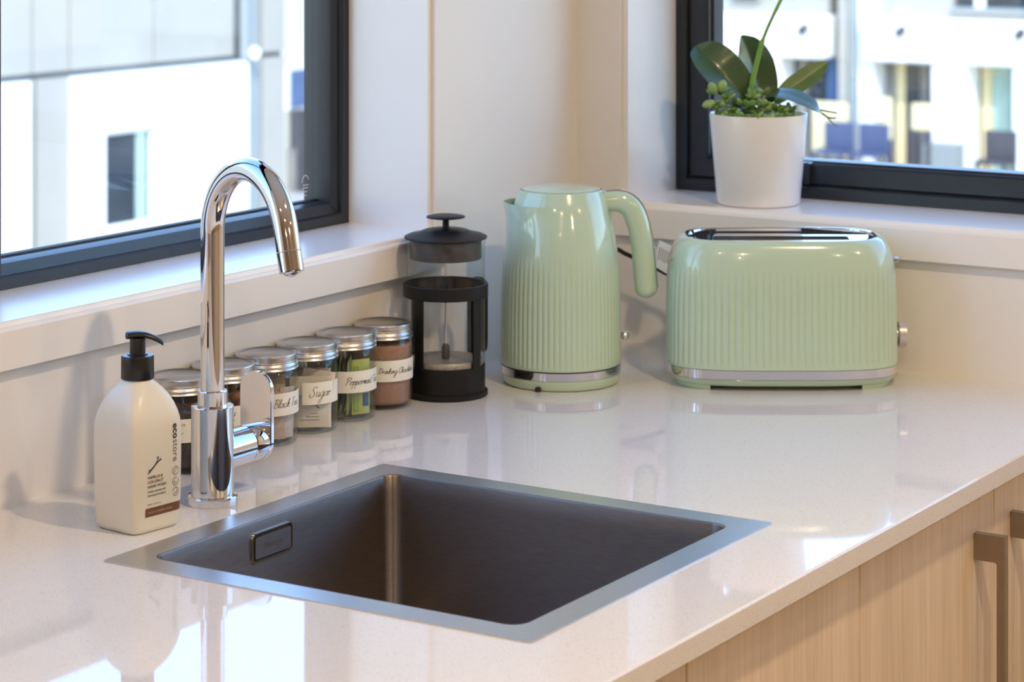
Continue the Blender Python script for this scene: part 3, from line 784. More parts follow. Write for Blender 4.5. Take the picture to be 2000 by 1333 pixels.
sachet('sugar_sachet', 'brown kraft paper sugar sachet behind the white ones', 'sachet', JX[2], -.006, -.0085, D2R(8), .052, .068, .004, 'paper_kraft', .0062, tilt=D2R(-3), grp=G)
sachet('sugar_sachet', 'white sugar sachet seen edge-on at the left of its jar', 'sachet', JX[2], -.0275, -.012, D2R(72), .022, .055, .0025, 'paper_white', .0062, grp=G)
sachet('sugar_sachet', 'rearmost white sugar sachet in the sugar jar', 'sachet', JX[2], .004, .010, D2R(-4), .048, .066, .004, 'paper_white', .0062, grp=G)
# peppermint sachets: mostly edge-on
G = 'peppermint sachets in the peppermint jar'
side = ['leftmost', 'second', 'third', 'fourth', 'fifth', 'sixth']
for k, (lx, ly, rz, m_, tl) in enumerate([(-.0275, .002, 88, 'sachet_dark', 2), (-.0215, -.006, 87, 'sachet_green', 5), (-.0155, -.008, 88, 'sachet_dark', 5), (-.0095, -.009, 88, 'sachet_green', 4), (-.003, -.010, 89, 'sachet_dark', 2), (.0035, -.010, 89, 'sachet_lime', 1)]):
    w_ = 2 * math.sqrt(max(1e-6, .0335 ** 2 - lx ** 2)) * .80
    sachet('tea_sachet', f'{side[k]} of the narrow green sachets stacked edge-on in the peppermint jar' if k else 'leftmost of the narrow green sachets stacked edge-on in the peppermint jar', 'sachet', JX[1], lx, 0, D2R(rz), w_, .066, .0048, m_, .0062, tilt=0, lean=D2R(tl) * (1), grp=G)
s3 = sachet('tea_sachet', 'lime green sachet facing forwards with blue corner in the peppermint jar', 'sachet', JX[1], .0195, -.014, D2R(28), .024, .068, .004, 'sachet_lime', .0062, grp=G)
MB().box((.0020, -.0026, .010), (.0095, -.0022, .026)).build('blue_panel', 'sachet_blue', s3, 0)
MB().box((-.0100, -.0026, .004), (-.0035, -.0022, .060)).build('green_panel', 'sachet_green', s3, 0)
# black tea bags
G = 'tea bags in the black tea jar'
nm = ['front pale tea bag in the black tea jar', 'middle pale tea bag leaning in the black tea jar', 'tall rear tea bag in the black tea jar', 'tea bag pressed to the right in the black tea jar']
for k, (lx, ly, rz, h_, tl) in enumerate([(.002, -.022, 3, .056, -3), (-.004, -.012, -8, .066, 4), (.002, .004, 5, .072, -2), (.024, -.010, 55, .060, 3)]):
    sachet('tea_bag', nm[k], 'tea bag', JX[3], lx, ly, D2R(rz), .044 if k < 3 else .026, h_, .006, 'teabag_paper', .0062, tilt=D2R(tl), grp=G)
# amber dried pieces behind the tap
dp = MB()
for lay in range(6):
    for q in range(9):
        a = 2 * PI * q / 8 + lay * .4; r_ = .0252 if q < 8 else .004
        mb = MB().lathe([(.001, -.0055), (.006, -.0045), (.0078, 0), (.0062, .0045), (.001, .0056)], 9)
        mb.xf(Matrix.Translation((r_ * math.cos(a), r_ * math.sin(a), .0125 + lay * .0118)) @ Matrix.Rotation(random.uniform(0, 6), 4, 'Z') @ Matrix.Rotation(random.uniform(-.5, .5), 4, 'X'))
        dp.add(mb.v, mb.f)
tag(dp.build('dried_fruit', 'dried_fruit', None, 60, (JX[4], JY, 0)), 'amber and dark dried pieces filling the jar behind the tap', 'dried fruit', kind='stuff')

# ================================================================== FRENCH PRESS
PX, PY = -.4435, -.0665
fp = thing('french_press', 'black framed glass french press coffee maker in the corner', 'coffee press', (PX, PY, 0), FACE_CAM)
MB().lathe([(.0540, 0), (.0548, .001), (.0548, .0060), (.0535, .0072), (.0512, .0080), (.0512, .0400), (.0500, .0405), (.0490, .0400), (.0490, .010), (.004, .010)], 64, cap0=True, cap1=True).build('base_cup', 'black_matte', fp, 35)
MB().lathe([(.0512, .1280), (.0545, .1280), (.0552, .1290), (.0552, .1440), (.0545, .1450), (.0512, .1450), (.0512, .1280)], 64, cap0=False, cap1=False).build('frame_ring', 'black_matte', fp, 30)
def ang(ph, r, z): return (r * math.sin(ph), -r * math.cos(ph), z)
for dg_ in (-39, 51, 141, 231):
    V = []; rings = []
    for z in (.0395, .085, .1285):
        rings.append([ang(D2R(dg_) + dp / .0525, r, z) for dp, r in ((-.0068, .0515), (-.0068, .0538), (-.004, .0542), (.004, .0542), (.0068, .0538), (.0068, .0515))])
    MB().loft(rings).build('frame_strap', 'black_matte', fp, 30)
# beaker with a small pouring lip towards the left
def beaker(r0, zb, name):
    n = 72; rings = []
    for r, z in [(.004, zb), (r0 - .006, zb), (r0 - .0015, zb + .0025), (r0, zb + .007), (r0, .10), (r0, .170), (r0, .188), (r0 + .0003, .1965), (r0 + .0012, .2012)]:
        ring = []
        for j in range(n):
            ph = 2 * PI * j / n - PI
            d_ = ph - D2R(-38)
            lip = math.exp(-(d_ / .20) ** 2) * .010 * max(0, (z - .176) / .025) ** 1.6 if z > .176 else 0
            pinch = -.0016 * (math.exp(-((d_ - .34) / .12) ** 2) + math.exp(-((d_ + .34) / .12) ** 2)) * max(0, (z - .176) / .025) if z > .176 else 0
            ring.append(ang(ph, r + lip + pinch, z))
        rings.append(ring)
    return MB().loft(rings, True, False).build(name, 'jar_glass', fp, 50)
beaker(.0508, .0105, 'glass_beaker')
MB().lathe([(.0530, .2030), (.0540, .2040), (.0536, .2056), (.0480, .2082), (.0335, .2112), (.0310, .2130), (.0260, .2146), (.010, .2158), (.0052, .2166)], 64, cap0=True).build('lid', 'black_matte', fp, 30)
MB().lathe([(.0462, .1770), (.0466, .1775), (.0466, .2030), (.0445, .2030), (.0445, .1790), (.0440, .1770), (.0462, .1770)], 64, cap0=False, cap1=False).build('lid_skirt', 'smoke_plastic', fp, 30)
MB().lathe([(.0048, .2160), (.0042, .2200), (.0042, .2270), (.0050, .2288)], 24).build('knob_stem', 'black_matte', fp, 40)
MB().lathe([(.005, .2280), (.018, .2284), (.0248, .2296), (.0254, .2306), (.0246, .2316), (.018, .2330), (.001, .2336)], 48).build('knob', 'black_matte', fp, 40)
MB().lathe([(.0016, .052), (.0016, .216)], 12).build('plunger_rod', 'chrome', fp, 40)
MB().lathe([(.0042, .046), (.0052, .048), (.0052, .062), (.0028, .066)], 20).build('plunger_nut', 'smoke_plastic', fp, 40)
pf = MB(); n = 72; rings = []
for r, z, k in ((.002, .0405, 0), (.040, .0410, 0), (.0490, .0395, 1), (.0494, .0445, 1), (.0470, .0475, 0), (.040, .0455, 0), (.002, .0460, 0)):
    rings.append([((r - (.0012 if k and j % 2 else 0)) * math.cos(2 * PI * j / n), (r - (.0012 if k and j % 2 else 0)) * math.sin(2 * PI * j / n), z) for j in range(n)])
pf.loft(rings); pf.build('plunger_filter', 'filter_mesh', fp, 40)
hp = [(.0545, .1365), (.062, .1410), (.0695, .1400), (.0745, .1320), (.0750, .110), (.0750, .080), (.0745, .0530), (.0710, .0470)]
pts = [ang(D2R(141), r, z) for r, z in spline(hp, 6)]
MB().tube(pts, .0038, 14, rb=.0085, up=(math.sin(D2R(141)), -math.cos(D2R(141)), 0)).build('handle', 'black_matte', fp, 50)

# ================================================================== KETTLE
KX, KY = -.290, -.1486
kt = thing('electric_kettle', 'mint green fluted electric kettle between the french press and toaster', 'kettle', (KX, KY, 0), FACE_CAM)
KP = [(.0800, .0262), (.0808, .0278), (.0808, .035), (.0806, .06), (.0800, .10), (.0788, .135), (.0770, .162), (.0742, .186), (.0706, .206), (.0668, .221), (.0632, .2350), (.0595, .2445), (.0562, .2520), (.0547, .2555), (.0541, .2562)]
def kr(z):
    k = 0
    while k < len(KP) - 2 and KP[k + 1][1] < z: k += 1
    e = (z - KP[k][1]) / (KP[k + 1][1] - KP[k][1]); return KP[k][0] + (KP[k + 1][0] - KP[k][0]) * e
NF, SEG = 66, 9
N_ = NF * SEG
zs = [.0262, .0280, .0300, .034, .045] + list(np.linspace(.06, .250, 32)) + [.2535, .2555, .2562]
ksp = spline([(r, z) for r, z in KP], 8)
def kr2(z):
    for a, c in zip(ksp[:-1], ksp[1:]):
        if a[1] <= z <= c[1] + 1e-9:
            return a[0] + (c[0] - a[0]) * (z - a[1]) / max(1e-9, c[1] - a[1])
    return ksp[-1][0]
def flute(j, z, amp, lo, hi, fade):
    k = min(1, max(0, (z - lo) / .004)) * min(1, max(0, (hi - z) / fade))
    ph = (j % SEG) / SEG
    return -amp * k * (1 - abs(math.sin(PI * ph)) ** .8)
rings = []
for z in zs:
    ring = []
    for j in range(N_):
        a = 2 * PI * j / N_
        r = kr2(z) + flute(j, z, .0014, .0285, .178, .035)
        ring.append((r * math.cos(a), r * math.sin(a), z))
    rings.append(ring)
MB().loft(rings, True, True).build('body', 'mint', kt, 60)
MB().lathe([(.0529, .2548), (.0529, .2568), (.0515, .2577), (.040, .2597), (.020, .2611), (.001, .2615)], 72).build('lid', 'mint', kt, 40)
MB().lathe([(.0526, .2563), (.0540, .2564), (.0540, .2560)], 72, cap0=False, cap1=False).build('lid_seam', 'slot_dark', kt, 40)
MB().lathe([(.0790, .0250), (.0800, .0256), (.0800, .0262), (.0790, .0266)], 72).build('shadow_gap', 'slot_dark', kt, 40)
MB().lathe([(.0795, .0140), (.0802, .0145), (.0803, .0245), (.0796, .0250)], 96).build('chrome_band', 'chrome', kt, 40)
kb = MB().lathe([(.0720, 0), (.0762, .0012), (.0790, .0060), (.0797, .0130), (.0790, .0140)], 96).build('power_base', 'mint', kt, 40)
q = D2R(-23)
p_ = ang(q, .0765, 0)
nb = MB().cbox((-.0035, -.006, 0), (.0035, .003, .0065), .0012); nb.xf(Matrix.Translation(p_) @ Matrix.Rotation(q, 4, 'Z')); nb.build('cord_notch', 'slot_dark', kb, 20)
# spout: a beak pulled out of the body towards the left
def beak(off):
    rings = []; n = 36; HALF = D2R(78)
    for i in range(13):
        t_ = i / 12; z = .188 + .0505 * t_
        ring = []
        for j in range(n + 1):
            d_ = -HALF + 2 * HALF * j / n
            s_ = max(0, math.cos(d_ / HALF * PI / 2))
            edge_ = min(1, s_ * 3)
            bulge = (s_ ** 2.2) * .0115 * t_ ** 1.5 + .0035 * edge_ * t_ ** 3
            r = kr2(min(z, .2375)) + .0002 + bulge + off * edge_
            ring.append((-r * math.cos(d_), -r * math.sin(d_), z + .0015 * s_ ** 4 * t_))
        rings.append(ring)
    return rings
b0 = beak(0); b1 = beak(-.0016)
bk = MB(); bk.loft(b0, False, False, False)
bk.loft([b0[-1], b1[-1]], False, False, False)
bk.build('spout', 'mint', kt, 60)
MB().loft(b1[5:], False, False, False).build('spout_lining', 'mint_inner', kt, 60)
# handle: open at the bottom
hc = [(.050, .2385), (.066, .2405), (.083, .2390), (.0965, .2275), (.1050, .2030), (.1093, .1770), (.1125, .1416), (.1140, .1240)]
hs = spline(hc, 8); nH = len(hs)
pts = [(x, 0, z) for x, z in hs]
dl = Vector((hs[-1][0] - hs[-2][0], 0, hs[-1][1] - hs[-2][1])).normalized(); e_ = Vector(pts[-1])
pts += [tuple(e_ + dl * d_) for d_ in (.004, .008, .0110, .0130)]
ra_ = [.0135 + .0018 * min(1, i / 16) for i in range(nH)] + [.0148, .0124, .0085, .0030]
rb_ = [.0125 + .0010 * min(1, i / 16) for i in range(nH)] + [.0130, .0110, .0075, .0028]
MB().tube(pts, ra_, 28, rb=rb_, up=(0, 0, 1)).build('handle', 'mint', kt, 60)
# chrome strip along the outside of the handle
tr_ = MB(); rings = []
T0 = None; Nn = Vector((0, 0, 1))
for i in range(6, nH):
    a = Vector(pts[i - 1]); c = Vector(pts[i + 1]); T = (c - a).normalized(); Nn = (Nn - T * Nn.dot(T)).normalized()
    b_ = Vector((0, 1, 0)); P_ = Vector(pts[i]) + Nn * (ra_[i] * .955)
    rings.append([P_ + b_ * -.0055, P_ + b_ * -.005 + Nn * .0012, P_ + b_ * .005 + Nn * .0012, P_ + b_ * .0055])
tr_.loft(rings); tr_.build('handle_strip', 'chrome', kt, 60)
sw = MB(); sw.tube([(.079, 0, .0605), (.083, 0, .0605)], .0032, 16); sw.add(*(lambda m_: (m_.v, m_.f))(MB().lathe([(.0005, -.0062), (.0035, -.0052), (.0058, -.002), (.0060, .001), (.0045, .0042), (.0005, .0060)], 20, (.0855, 0, .0605))))
sw.build('switch_lever', 'chrome', kt, 60)

# ================================================================== TOASTER
QX, QY = -.1285, -.3945
to = thing('toaster', 'mint green fluted two slot toaster under the right window sill', 'toaster', (QX, QY, 0), FACE_CAM)
TAx, TBy, TPp = .1525, .0860, 3.2
TPr = [(1.0, .0288), (1.004, .0305), (1.004, .05), (1.0, .10), (.994, .135), (.984, .153), (.965, .168), (.938, .180), (.900, .189), (.862, .1935), (.838, .1950), (.826, .1952)]
tsp = spline(TPr, 5)
NT = 90; N_ = NT * SEG
def tri_ring(k, z, amp):
    # keep the shoulder radius similar on the short sides
    dx = TAx * (1 - k)
    A_, B_ = TAx - dx, TBy - dx * .62
    base_ = sring(A_, B_, TPp, z, N_)
    if amp == 0: return base_
    out = []
    for j in range(N_):
        x, y, _ = base_[j]; x0, y0, _ = base_[j - 1]; x1, y1, _ = base_[(j + 1) % N_]
        tx, ty = x1 - x0, y1 - y0; L = math.hypot(tx, ty)
        o_ = flute(j, z, amp, .0310, .162, .020)
        out.append((x + ty / L * o_, y - tx / L * o_, z))
    return out
zz = []
MB().loft([tri_ring(k, z, .0018 if .03 < z < .163 else 0) for k, z in tsp], True, False).build('body', 'mint', to, 60)
kk, zt = TPr[-1]
dx = TAx * (1 - kk); A_, B_ = TAx - dx, TBy - dx * .62
MB().loft([sring(A_, B_, TPp, .1952, 128), sring(A_ - .003, B_ - .003, TPp, .1946, 128), sring(A_ - .004, B_ - .004, TPp, .1900, 128)], False, False).build('top_rim', 'chrome', to, 40)
MB().loft([sring(A_ - .004, B_ - .004, TPp, .1900, 96), sring(A_ - .005, B_ - .005, TPp, .1830, 96), sring(A_ - .012, B_ - .012, TPp, .1825, 96)], False, False).build('top_groove', 'slot_dark', to, 40)
ap, bp_ = A_ - .010, B_ - .009
slots = [(-.093, .010, .088, .034), (-.093, -.034, .088, -.010)]
tpl = MB().plate([(x, y) for x, y, _ in sring(ap, bp_, 2.8, 0, 96)], [rrect(*s_, .003, 3) for s_ in slots], .1898, .1945)
tpl.v = [(x, y, z + .07 * min(y, 0.) - .0002) for x, y, z in tpl.v]
tpl.build('top_plate', 'chrome', to, 30)
for x0, y0, x1, y1 in slots:
    g = MB()
    rr = rrect(x0, y0, x1, y1, .003, 3)
    g.loft([[(x, y, .1897) for x, y in rr], [(x, y, .09) for x, y in rr]], False, True)
    go = g.build('bread_slot', 'slot_dark', to, 0)
    for s_ in (-1, 1):
        yy = (y0 + y1) / 2 + s_ * .0085
        MB().box((x0 + .004, yy - .0006, .180), (x1 - .004, yy + .0006, .1885)).build('slot_guide', 'tin', go, 0)
MB().loft([sring(TAx * .994, TBy * .994, TPp, .0282, 96), sring(TAx * .994, TBy * .994, TPp, .0290, 96)]).build('shadow_gap', 'slot_dark', to, 40)
MB().loft([sring(TAx * .992, TBy * .990, TPp, .0160, 128), sring(TAx * 1.0, TBy * 1.0, TPp, .0166, 128), sring(TAx * 1.001, TBy * 1.001, TPp, .0278, 128), sring(TAx * .994, TBy * .992, TPp, .0284, 128)]).build('chrome_band', 'chrome', to, 40)
MB().loft([sring(TAx * .945, TBy * .90, TPp, .0065, 128), sring(TAx * .968, TBy * .945, TPp, .0095, 128), sring(TAx * .99, TBy * .985, TPp, .0150, 128), sring(TAx * .988, TBy * .982, TPp, .0160, 128)]).build('base', 'mint', to, 40)
# feet: end blocks following the base outline
for s_ in (-1, 1):
    ring_lo, ring_hi = [], []
    arc = [p for p in sring(TAx * .945, TBy * .90, TPp, 0, 160) if s_ * p[0] > .098]
    arc.sort(key=lambda p: math.atan2(p[1], s_ * p[0] - .098))
    o_ = [(p[0], p[1]) for p in arc]
    lo_ = [(s_ * .098 + (x - s_ * .098) * .93, y * .955, 0) for x, y in o_]
    MB().loft([lo_, [(x, y, .0025) if False else (s_ * .098 + (x - s_ * .098) * .97, y * .98, .003) for x, y in o_], [(x, y, .0068) for x, y in o_]]).build('foot', 'mint', to, 40)
# controls on the right end
MB().tube([(TAx - .002, -.004, .062), (TAx + .003, -.004, .062), (TAx + .004, -.004, .062), (TAx + .0135, -.004, .062), (TAx + .0145, -.004, .062)], [.0095, .0095, .0172, .0172, .0160], 40).build('browning_dial', 'dial', to, 30)
MB().cbox((TAx - .012, -.012, .1585), (TAx + .004, .012, .166), .002).build('push_lever', 'chrome', to, 30)
MB().lathe([(.006, .0), (.0065, .001), (.0065, .006), (.005, .0065)], 20, (.148, .030, 0)).build('rubber_foot', 'black_matte', to, 40)

# ---- cord with paper tag, from the outlet on wall_left behind the kettle to the toaster
pc_ = [onX(1202, 486, -.040), onX(1222, 496, -.040), onX(1262, 514, -.038), onX(1300, 534, -.036), onX(1330, 552, -.036)]
ol = Vector((-.115, WA, .150))
cpts = [Vector((ol.x, -.030, ol.z + .004)), Vector((-.090, -.060, .160))] + pc_ + [pc_[-1] + Vector((-.004, -.04, -.05)), pc_[-1] + Vector((-.010, -.07, -.085))]
TOI = (Matrix.Translation((QX, QY, 0)) @ Matrix.Rotation(FACE_CAM, 4, 'Z')).inverted()
cord = MB().tube(spline([tuple(p) for p in cpts], 8), .0032, 10).xf(TOI).build('power_cord', 'black_matte', to, 60)
tag(cord, 'black power cord with a white paper tag')
MB().cbox((ol.x - .017, -.034, ol.z - .014), (ol.x + .017, -.0065, ol.z + .016), .004).xf(TOI).build('plug', 'black_matte', cord, 30)
tg = [onX(1288, 470, -.070), onX(1317, 484, -.070), onX(1304, 536, -.070), onX(1278, 520, -.070)]
dn = Vector((-.0005, 0, 0))
tgm = MB().add([p - dn for p in tg] + [p + dn for p in tg], [(0, 1, 2, 3), (7, 6, 5, 4), (0, 4, 5, 1), (1, 5, 6, 2), (2, 6, 7, 3), (3, 7, 4, 0)])
tgo = tgm.xf(TOI).build('paper_tag', 'tag_white', cord, 0)
lnm = MB()
for k in range(6):
    e = .14 + k * .13
    a = tg[0].lerp(tg[1], e); c = tg[3].lerp(tg[2], e)
    p1, p2 = a.lerp(c, .22), a.lerp(c, .22 + random.uniform(.4, .6)); d_ = (tg[1] - tg[0]).normalized() * .0005
    lnm.add([p1 - d_ + dn * 1.3, p1 + d_ + dn * 1.3, p2 + d_ + dn * 1.3, p2 - d_ + dn * 1.3], [(0, 1, 2, 3)])
lnm.xf(TOI).build('printed_lines', 'print_grey', tgo, 0)
ot = thing('power_outlet', 'white wall power outlet behind the kettle', 'outlet', (ol.x, WA, ol.z))
MB().cbox((-.058, -.0100, -.036), (.058, 0, .036), .003).build('face_plate', 'trim_paint', ot, 30)
MB().cbox((.030, -.0125, .012), (.042, -.0100, .026), .001).build('switch', 'trim_paint', ot, 30)

# ================================================================== POTTED ORCHID
OX, OY = .0785, -.259
oc = thing('potted_orchid', 'leafy orchid with small succulents in a white pot on the window sill', 'plant', (OX, OY, SB), FACE_CAM)
MB().lathe([(.0560, 0), (.0585, .0012), (.0598, .004), (.0706, .1290), (.0704, .1302), (.0690, .1302), (.0676, .1285), (.0660, .112), (.002, .112)], 72).build('pot', 'pot_white', oc, 40)
MB().lathe([(.0675, .1225), (.060, .1265), (.040, .1290), (.015, .1305), (.001, .1308)], 40, cap0=False).build('soil', 'soil', oc, 60)
def lp(u, v, dy=0.):                       # picture point -> orchid local (x, y, z) at depth offset dy
    D_ = 3.547 + dy
    return Vector(((u - CX) / FPX * D_ - (1481 - CX) / FPX * 3.547, dy, CAMH - (v - VH) / FPX * D_ - SB))
def leaf(mid, width, normal, m_, fold=.25, tipsharp=1.2, thick=.0012, curl=0.):
    """mid: spline of midrib points; width: half width; normal: rough upper-side direction; V-fold along the midrib"""
    P = [Vector(p) for p in spline([tuple(p) for p in mid], 6)]; n = len(P); Nn = Vector(normal).normalized(); rows = []
    for i in range(n):
        T = (P[min(i + 1, n - 1)] - P[max(i - 1, 0)]).normalized(); Bn = T.cross(Nn).normalized(); N2 = Bn.cross(T)
        s_ = i / (n - 1)
        wd = width * max(.03, (math.sin(PI * min(1, s_ * .90 + .085)) ** .62) * (1 - max(0, s_ - .86) ** 2 * 22 * tipsharp * .6))
        wd = max(wd, width * .02)
        rows.append([P[i] + Bn * (wd * c) + N2 * (wd * (fold * abs(c) ** 1.25 - curl * c * c)) for c in (-1, -.72, -.4, -.12, 0, .12, .4, .72, 1)] + [N2])
    V, F = [], []; m1 = 9
    for r_ in rows: V += r_[:9]
    o_ = len(V)
    for r_ in rows: V += [p - r_[9] * (thick * (1 if 0 < k < 8 else .1)) for k, p in enumerate(r_[:9])]
    for i in range(n - 1):
        for k in range(8):
            q = i * m1 + k
            F.append((q, q + 1, q + m1 + 1, q + m1)); F.append((o_ + q, o_ + q + m1, o_ + q + m1 + 1, o_ + q + 1))
        for k in (0, 8):
            q = i * m1 + k; F.append((q, q + m1, o_ + q + m1, o_ + q))
    for i in (0, n - 1):
        for k in range(8):
            q = i * m1 + k; F.append((q, q + 1, o_ + q + 1, o_ + q))
    return MB().add(V, F).build('leaf', m_, oc, 60)
leaf([lp(1470, 205, -.005), lp(1442, 178, -.012), lp(1405, 135, -.012), lp(1377, 106, -.002), lp(1359, 90, .012)], .0305, (-.05, -.80, .55), 'leaf', .30)
leaf([lp(1492, 205, .004), lp(1484, 175, .010), lp(1472, 130, .012), lp(1460, 96, .008), lp(1448, 70, .0)], .0275, (.30, -.95, .10), 'leaf', .42)
leaf([lp(1512, 200, .010), lp(1540, 176, .022), lp(1572, 154, .030), lp(1598, 135, .036), lp(1616, 122, .040)], .0150, (-.15, -.95, .35), 'leaf_pale', .25)
leaf([lp(1486, 200, -.010), lp(1506, 182, -.022), lp(1540, 184, -.036), lp(1572, 196, -.044), (lp(1592, 208, -.046)), lp(1603, 220, -.044)], .0185, (.20, -.45, .88), 'leaf', .12, curl=.10)
stp = [lp(1464, 215, -.010), lp(1468, 165, -.012), lp(1477, 125, -.012), lp(1487, 86, -.012), lp(1500, 52, -.011), lp(1515, 20, -.010), lp(1530, -12, -.008), lp(1548, -60, -.004), lp(1572, -140, .004), lp(1606, -230, .01)]
sps = spline([tuple(p) for p in stp], 6)
MB().tube(sps, [(.0046 - .0010 * min(1, i / 18)) if i < 18 else (.0024 if i % 18 else .0032) for i in range(len(sps))], 12).build('flower_stem', 'stem', oc, 60)
MB().tube([sps[17], sps[18], sps[19], sps[20]], [.0036, .0040, .0034, .0024], 12).build('stem_node', 'stem', oc, 60)
for pts in ([lp(1578, 208, -.03), lp(1596, 216, -.034), lp(1612, 227, -.034), lp(1635, 249, -.03)], [lp(1588, 212, -.034), lp(1606, 216, -.034), lp(1634, 221, -.03)], [lp(1606, 222, -.034), lp(1618, 230, -.034), lp(1632, 231, -.03)]):
    MB().tube(spline([tuple(p) for p in pts], 5), [.0016 - .0009 * i / 15 for i in range(16)], 8).build('aerial_root', 'root', oc, 60)
# small succulents: plump leaves in rosettes
mesh_s = None
def plump(p, d_, L, wd, m_):
    global mesh_s
    if mesh_s is None:
        o = MB().lathe([(.02, 0), (.32, .12), (.50, .45), (.46, .70), (.28, .90), (.05, 1.)], 10).build('succulent_leaf', m_, oc, 60); mesh_s = {m_: o.data}
    elif m_ not in mesh_s:
        me = next(iter(mesh_s.values())).copy(); me.materials.clear(); me.materials.append(MATS[m_]); mesh_s[m_] = me
        o = bpy.data.objects.new('succulent_leaf', me); COL.objects.link(o); o.parent = oc
    else:
        o = bpy.data.objects.new('succulent_leaf', mesh_s[m_]); COL.objects.link(o); o.parent = oc
    o.location = p; o.rotation_euler = Vector(d_).to_track_quat('Z', 'Y').to_euler(); o.scale = (wd, wd * .75, L)
    return o
rnd = random.Random(3)
for k in range(26):                               # a low mat of leaflets round the rim
    a = PI * (1.02 + .96 * k / 25) if k < 20 else PI * (.2 + .12 * (k - 20))
    for q in range(3):
        b_ = a + rnd.uniform(-.1, .1); r_ = rnd.uniform(.045, .062)
        plump(Vector((r_ * math.cos(b_), r_ * math.sin(b_), .124)), Vector((math.cos(b_) * .5 + rnd.uniform(-.5, .5), math.sin(b_) * .5 + rnd.uniform(-.4, .4), rnd.uniform(.5, 1.2))), rnd.uniform(.010, .016), rnd.uniform(.0075, .0105), rnd.choice(['sedum', 'sedum', 'sedum_pale']))
tips = [(1392, 170), (1408, 165), (1396, 200), (1412, 192), (1430, 190), (1448, 192), (1432, 206), (1466, 196), (1490, 194), (1450, 206), (1500, 205), (1515, 200), (1530, 205), (1542, 207), (1478, 208), (1418, 180), (1468, 178), (1488, 172)]
for u_, v_ in tips:
    c = lp(u_, v_ + 14, rnd.uniform(-.04, -.015))
    for k in range(5):
        a = rnd.uniform(0, 6.28); d_ = Vector((math.cos(a) * .9, math.sin(a) * .7 - .25, rnd.uniform(.25, 1.1)))
        plump(c, d_, rnd.uniform(.011, .017), rnd.uniform(.0075, .0105), rnd.choice(['sedum', 'sedum', 'sedum_pale']))
for (u_, v_, u2, v2) in ((1400, 190, 1392, 172), (1405, 188, 1410, 168), (1402, 196, 1384, 203)):
    a = lp(u_, v_, -.035); c = lp(u2, v2, -.04)
    plump(a.lerp(c, .35), c - a, .020, .016, 'sedum_pale')

# ================================================================== OUTSIDE
YA_ = 16.0        # facade parallel to wall_left
XF_ = 34.0        # facade parallel to wall_right
ZG = -5.2
def boxA(u0, v0, u1, v1, y=YA_, d=.3, proud=0.):
    """block on the facade plane y; corners from the left-top and right-bottom seen points"""
    a = onY(u0, v0, y); c = onY(u1, v1, y)
    return (a.x, y - proud, a.z), (c.x, y - proud + d, c.z)
ga = MB().box((-60, -60, ZG - .5), (120, 120, ZG))
gr = ga.build('ground', 'paving', None, 0); tag(gr, kind='structure')

bA = thing('white_building', 'pale panelled building with a white sunlit block seen through the left window', 'building', (onY(300, 300, YA_).x, YA_, ZG))
def partA(name, m_, mb, parent=bA, smooth=0):
    o_ = mb
    if parent is bA: o_.v = [(p[0] - bA.location.x, p[1] - bA.location.y, p[2] - bA.location.z) for p in o_.v]
    else: o_.v = [(p[0] - bA.location.x, p[1] - bA.location.y, p[2] - bA.location.z) for p in o_.v]
    return o_.build(name, m_, parent, smooth)
xl, xr = -16.0, onY(556, 0, YA_).x
zj = onY(300, 128, YA_).z                         # storey joint
partA('core_wall', 'joint_dark', MB().box((xl, YA_ + .06, ZG), (xr, YA_ + 8, 4.5)))
xs = lambda u: onY(u, 100, YA_).x
# the plain wing that runs on to the left
xw = xl
while xw < xs(-904) - .3:
    xe = min(xw + 2.6, xs(-904))
    for z0_, z1_ in ((ZG, zj - .03), (zj + .03, 4.5)):
        partA('facade_panel', 'panel_sage', MB().box((xw + .012, YA_, z0_), (xe - .012, YA_ + .1, z1_)))
    xw = xe
for a, c in ((-900, -585), (-580, -265)):
    partA('facade_panel', 'panel_sage', MB().box((xs(a), YA_, ZG), (xs(c), YA_ + .1, zj - .03)))
# upper storey panels
ups = [-900, -500, -180, 63, 135, 300, 458]
for a, c in zip(ups[:-1], ups[1:]):
    partA('facade_panel', 'panel_sage', MB().box((xs(a) + .012, YA_, zj + .03), (xs(c) - .012, YA_ + .1, 4.5)))
partA('facade_panel', 'panel_sage', MB().box((xs(512), YA_, zj + .03), (xs(556), YA_ + .1, 4.5)))
partA('facade_panel', 'panel_grey', MB().box((xs(474), YA_ + .02, zj + .03), (xs(508), YA_ + .1, 4.5)))
# lower storey
for a, c, m_ in ((52, 66, 'panel_sage'), (72, 134, 'panel_sage'), (480, 508, 'panel_grey'), (512, 556, 'panel_sage')):
    partA('facade_panel', m_, MB().box((xs(a), YA_, ZG), (xs(c), YA_ + .1, zj - .03)))
# white blocks, the right one with a window opening
wl, wr = xs(138), xs(474); zt_ = zj - .035
p0 = onY(207, 258, YA_ - .09); p1 = onY(308, 436, YA_ - .09)
wb = MB()
for a, c in (((wl, ZG), (p0.x, zt_)), ((p1.x, ZG), (wr, zt_)), ((p0.x, p0.z), (p1.x, zt_)), ((p0.x, ZG), (p1.x, p1.z))):
    wb.box((a[0], YA_ - .09, a[1]), (c[0], YA_ + .06, c[1]))
partA('white_block', 'render_white', wb)
partA('white_block', 'render_white', MB().box((xs(-260), YA_ - .09, ZG), (xs(47), YA_ + .06, zt_)))
fw_ = partA('window', 'render_white', MB().box((p0.x, YA_ - .02, p1.z), (p0.x + .05, YA_ + .04, p0.z)).box((p1.x - .05, YA_ - .02, p1.z), (p1.x, YA_ + .04, p0.z)).box((p0.x, YA_ - .02, p1.z), (p1.x, YA_ + .04, p1.z + .05)).box((p0.x, YA_ - .02, p0.z - .05), (p1.x, YA_ + .04, p0.z)))
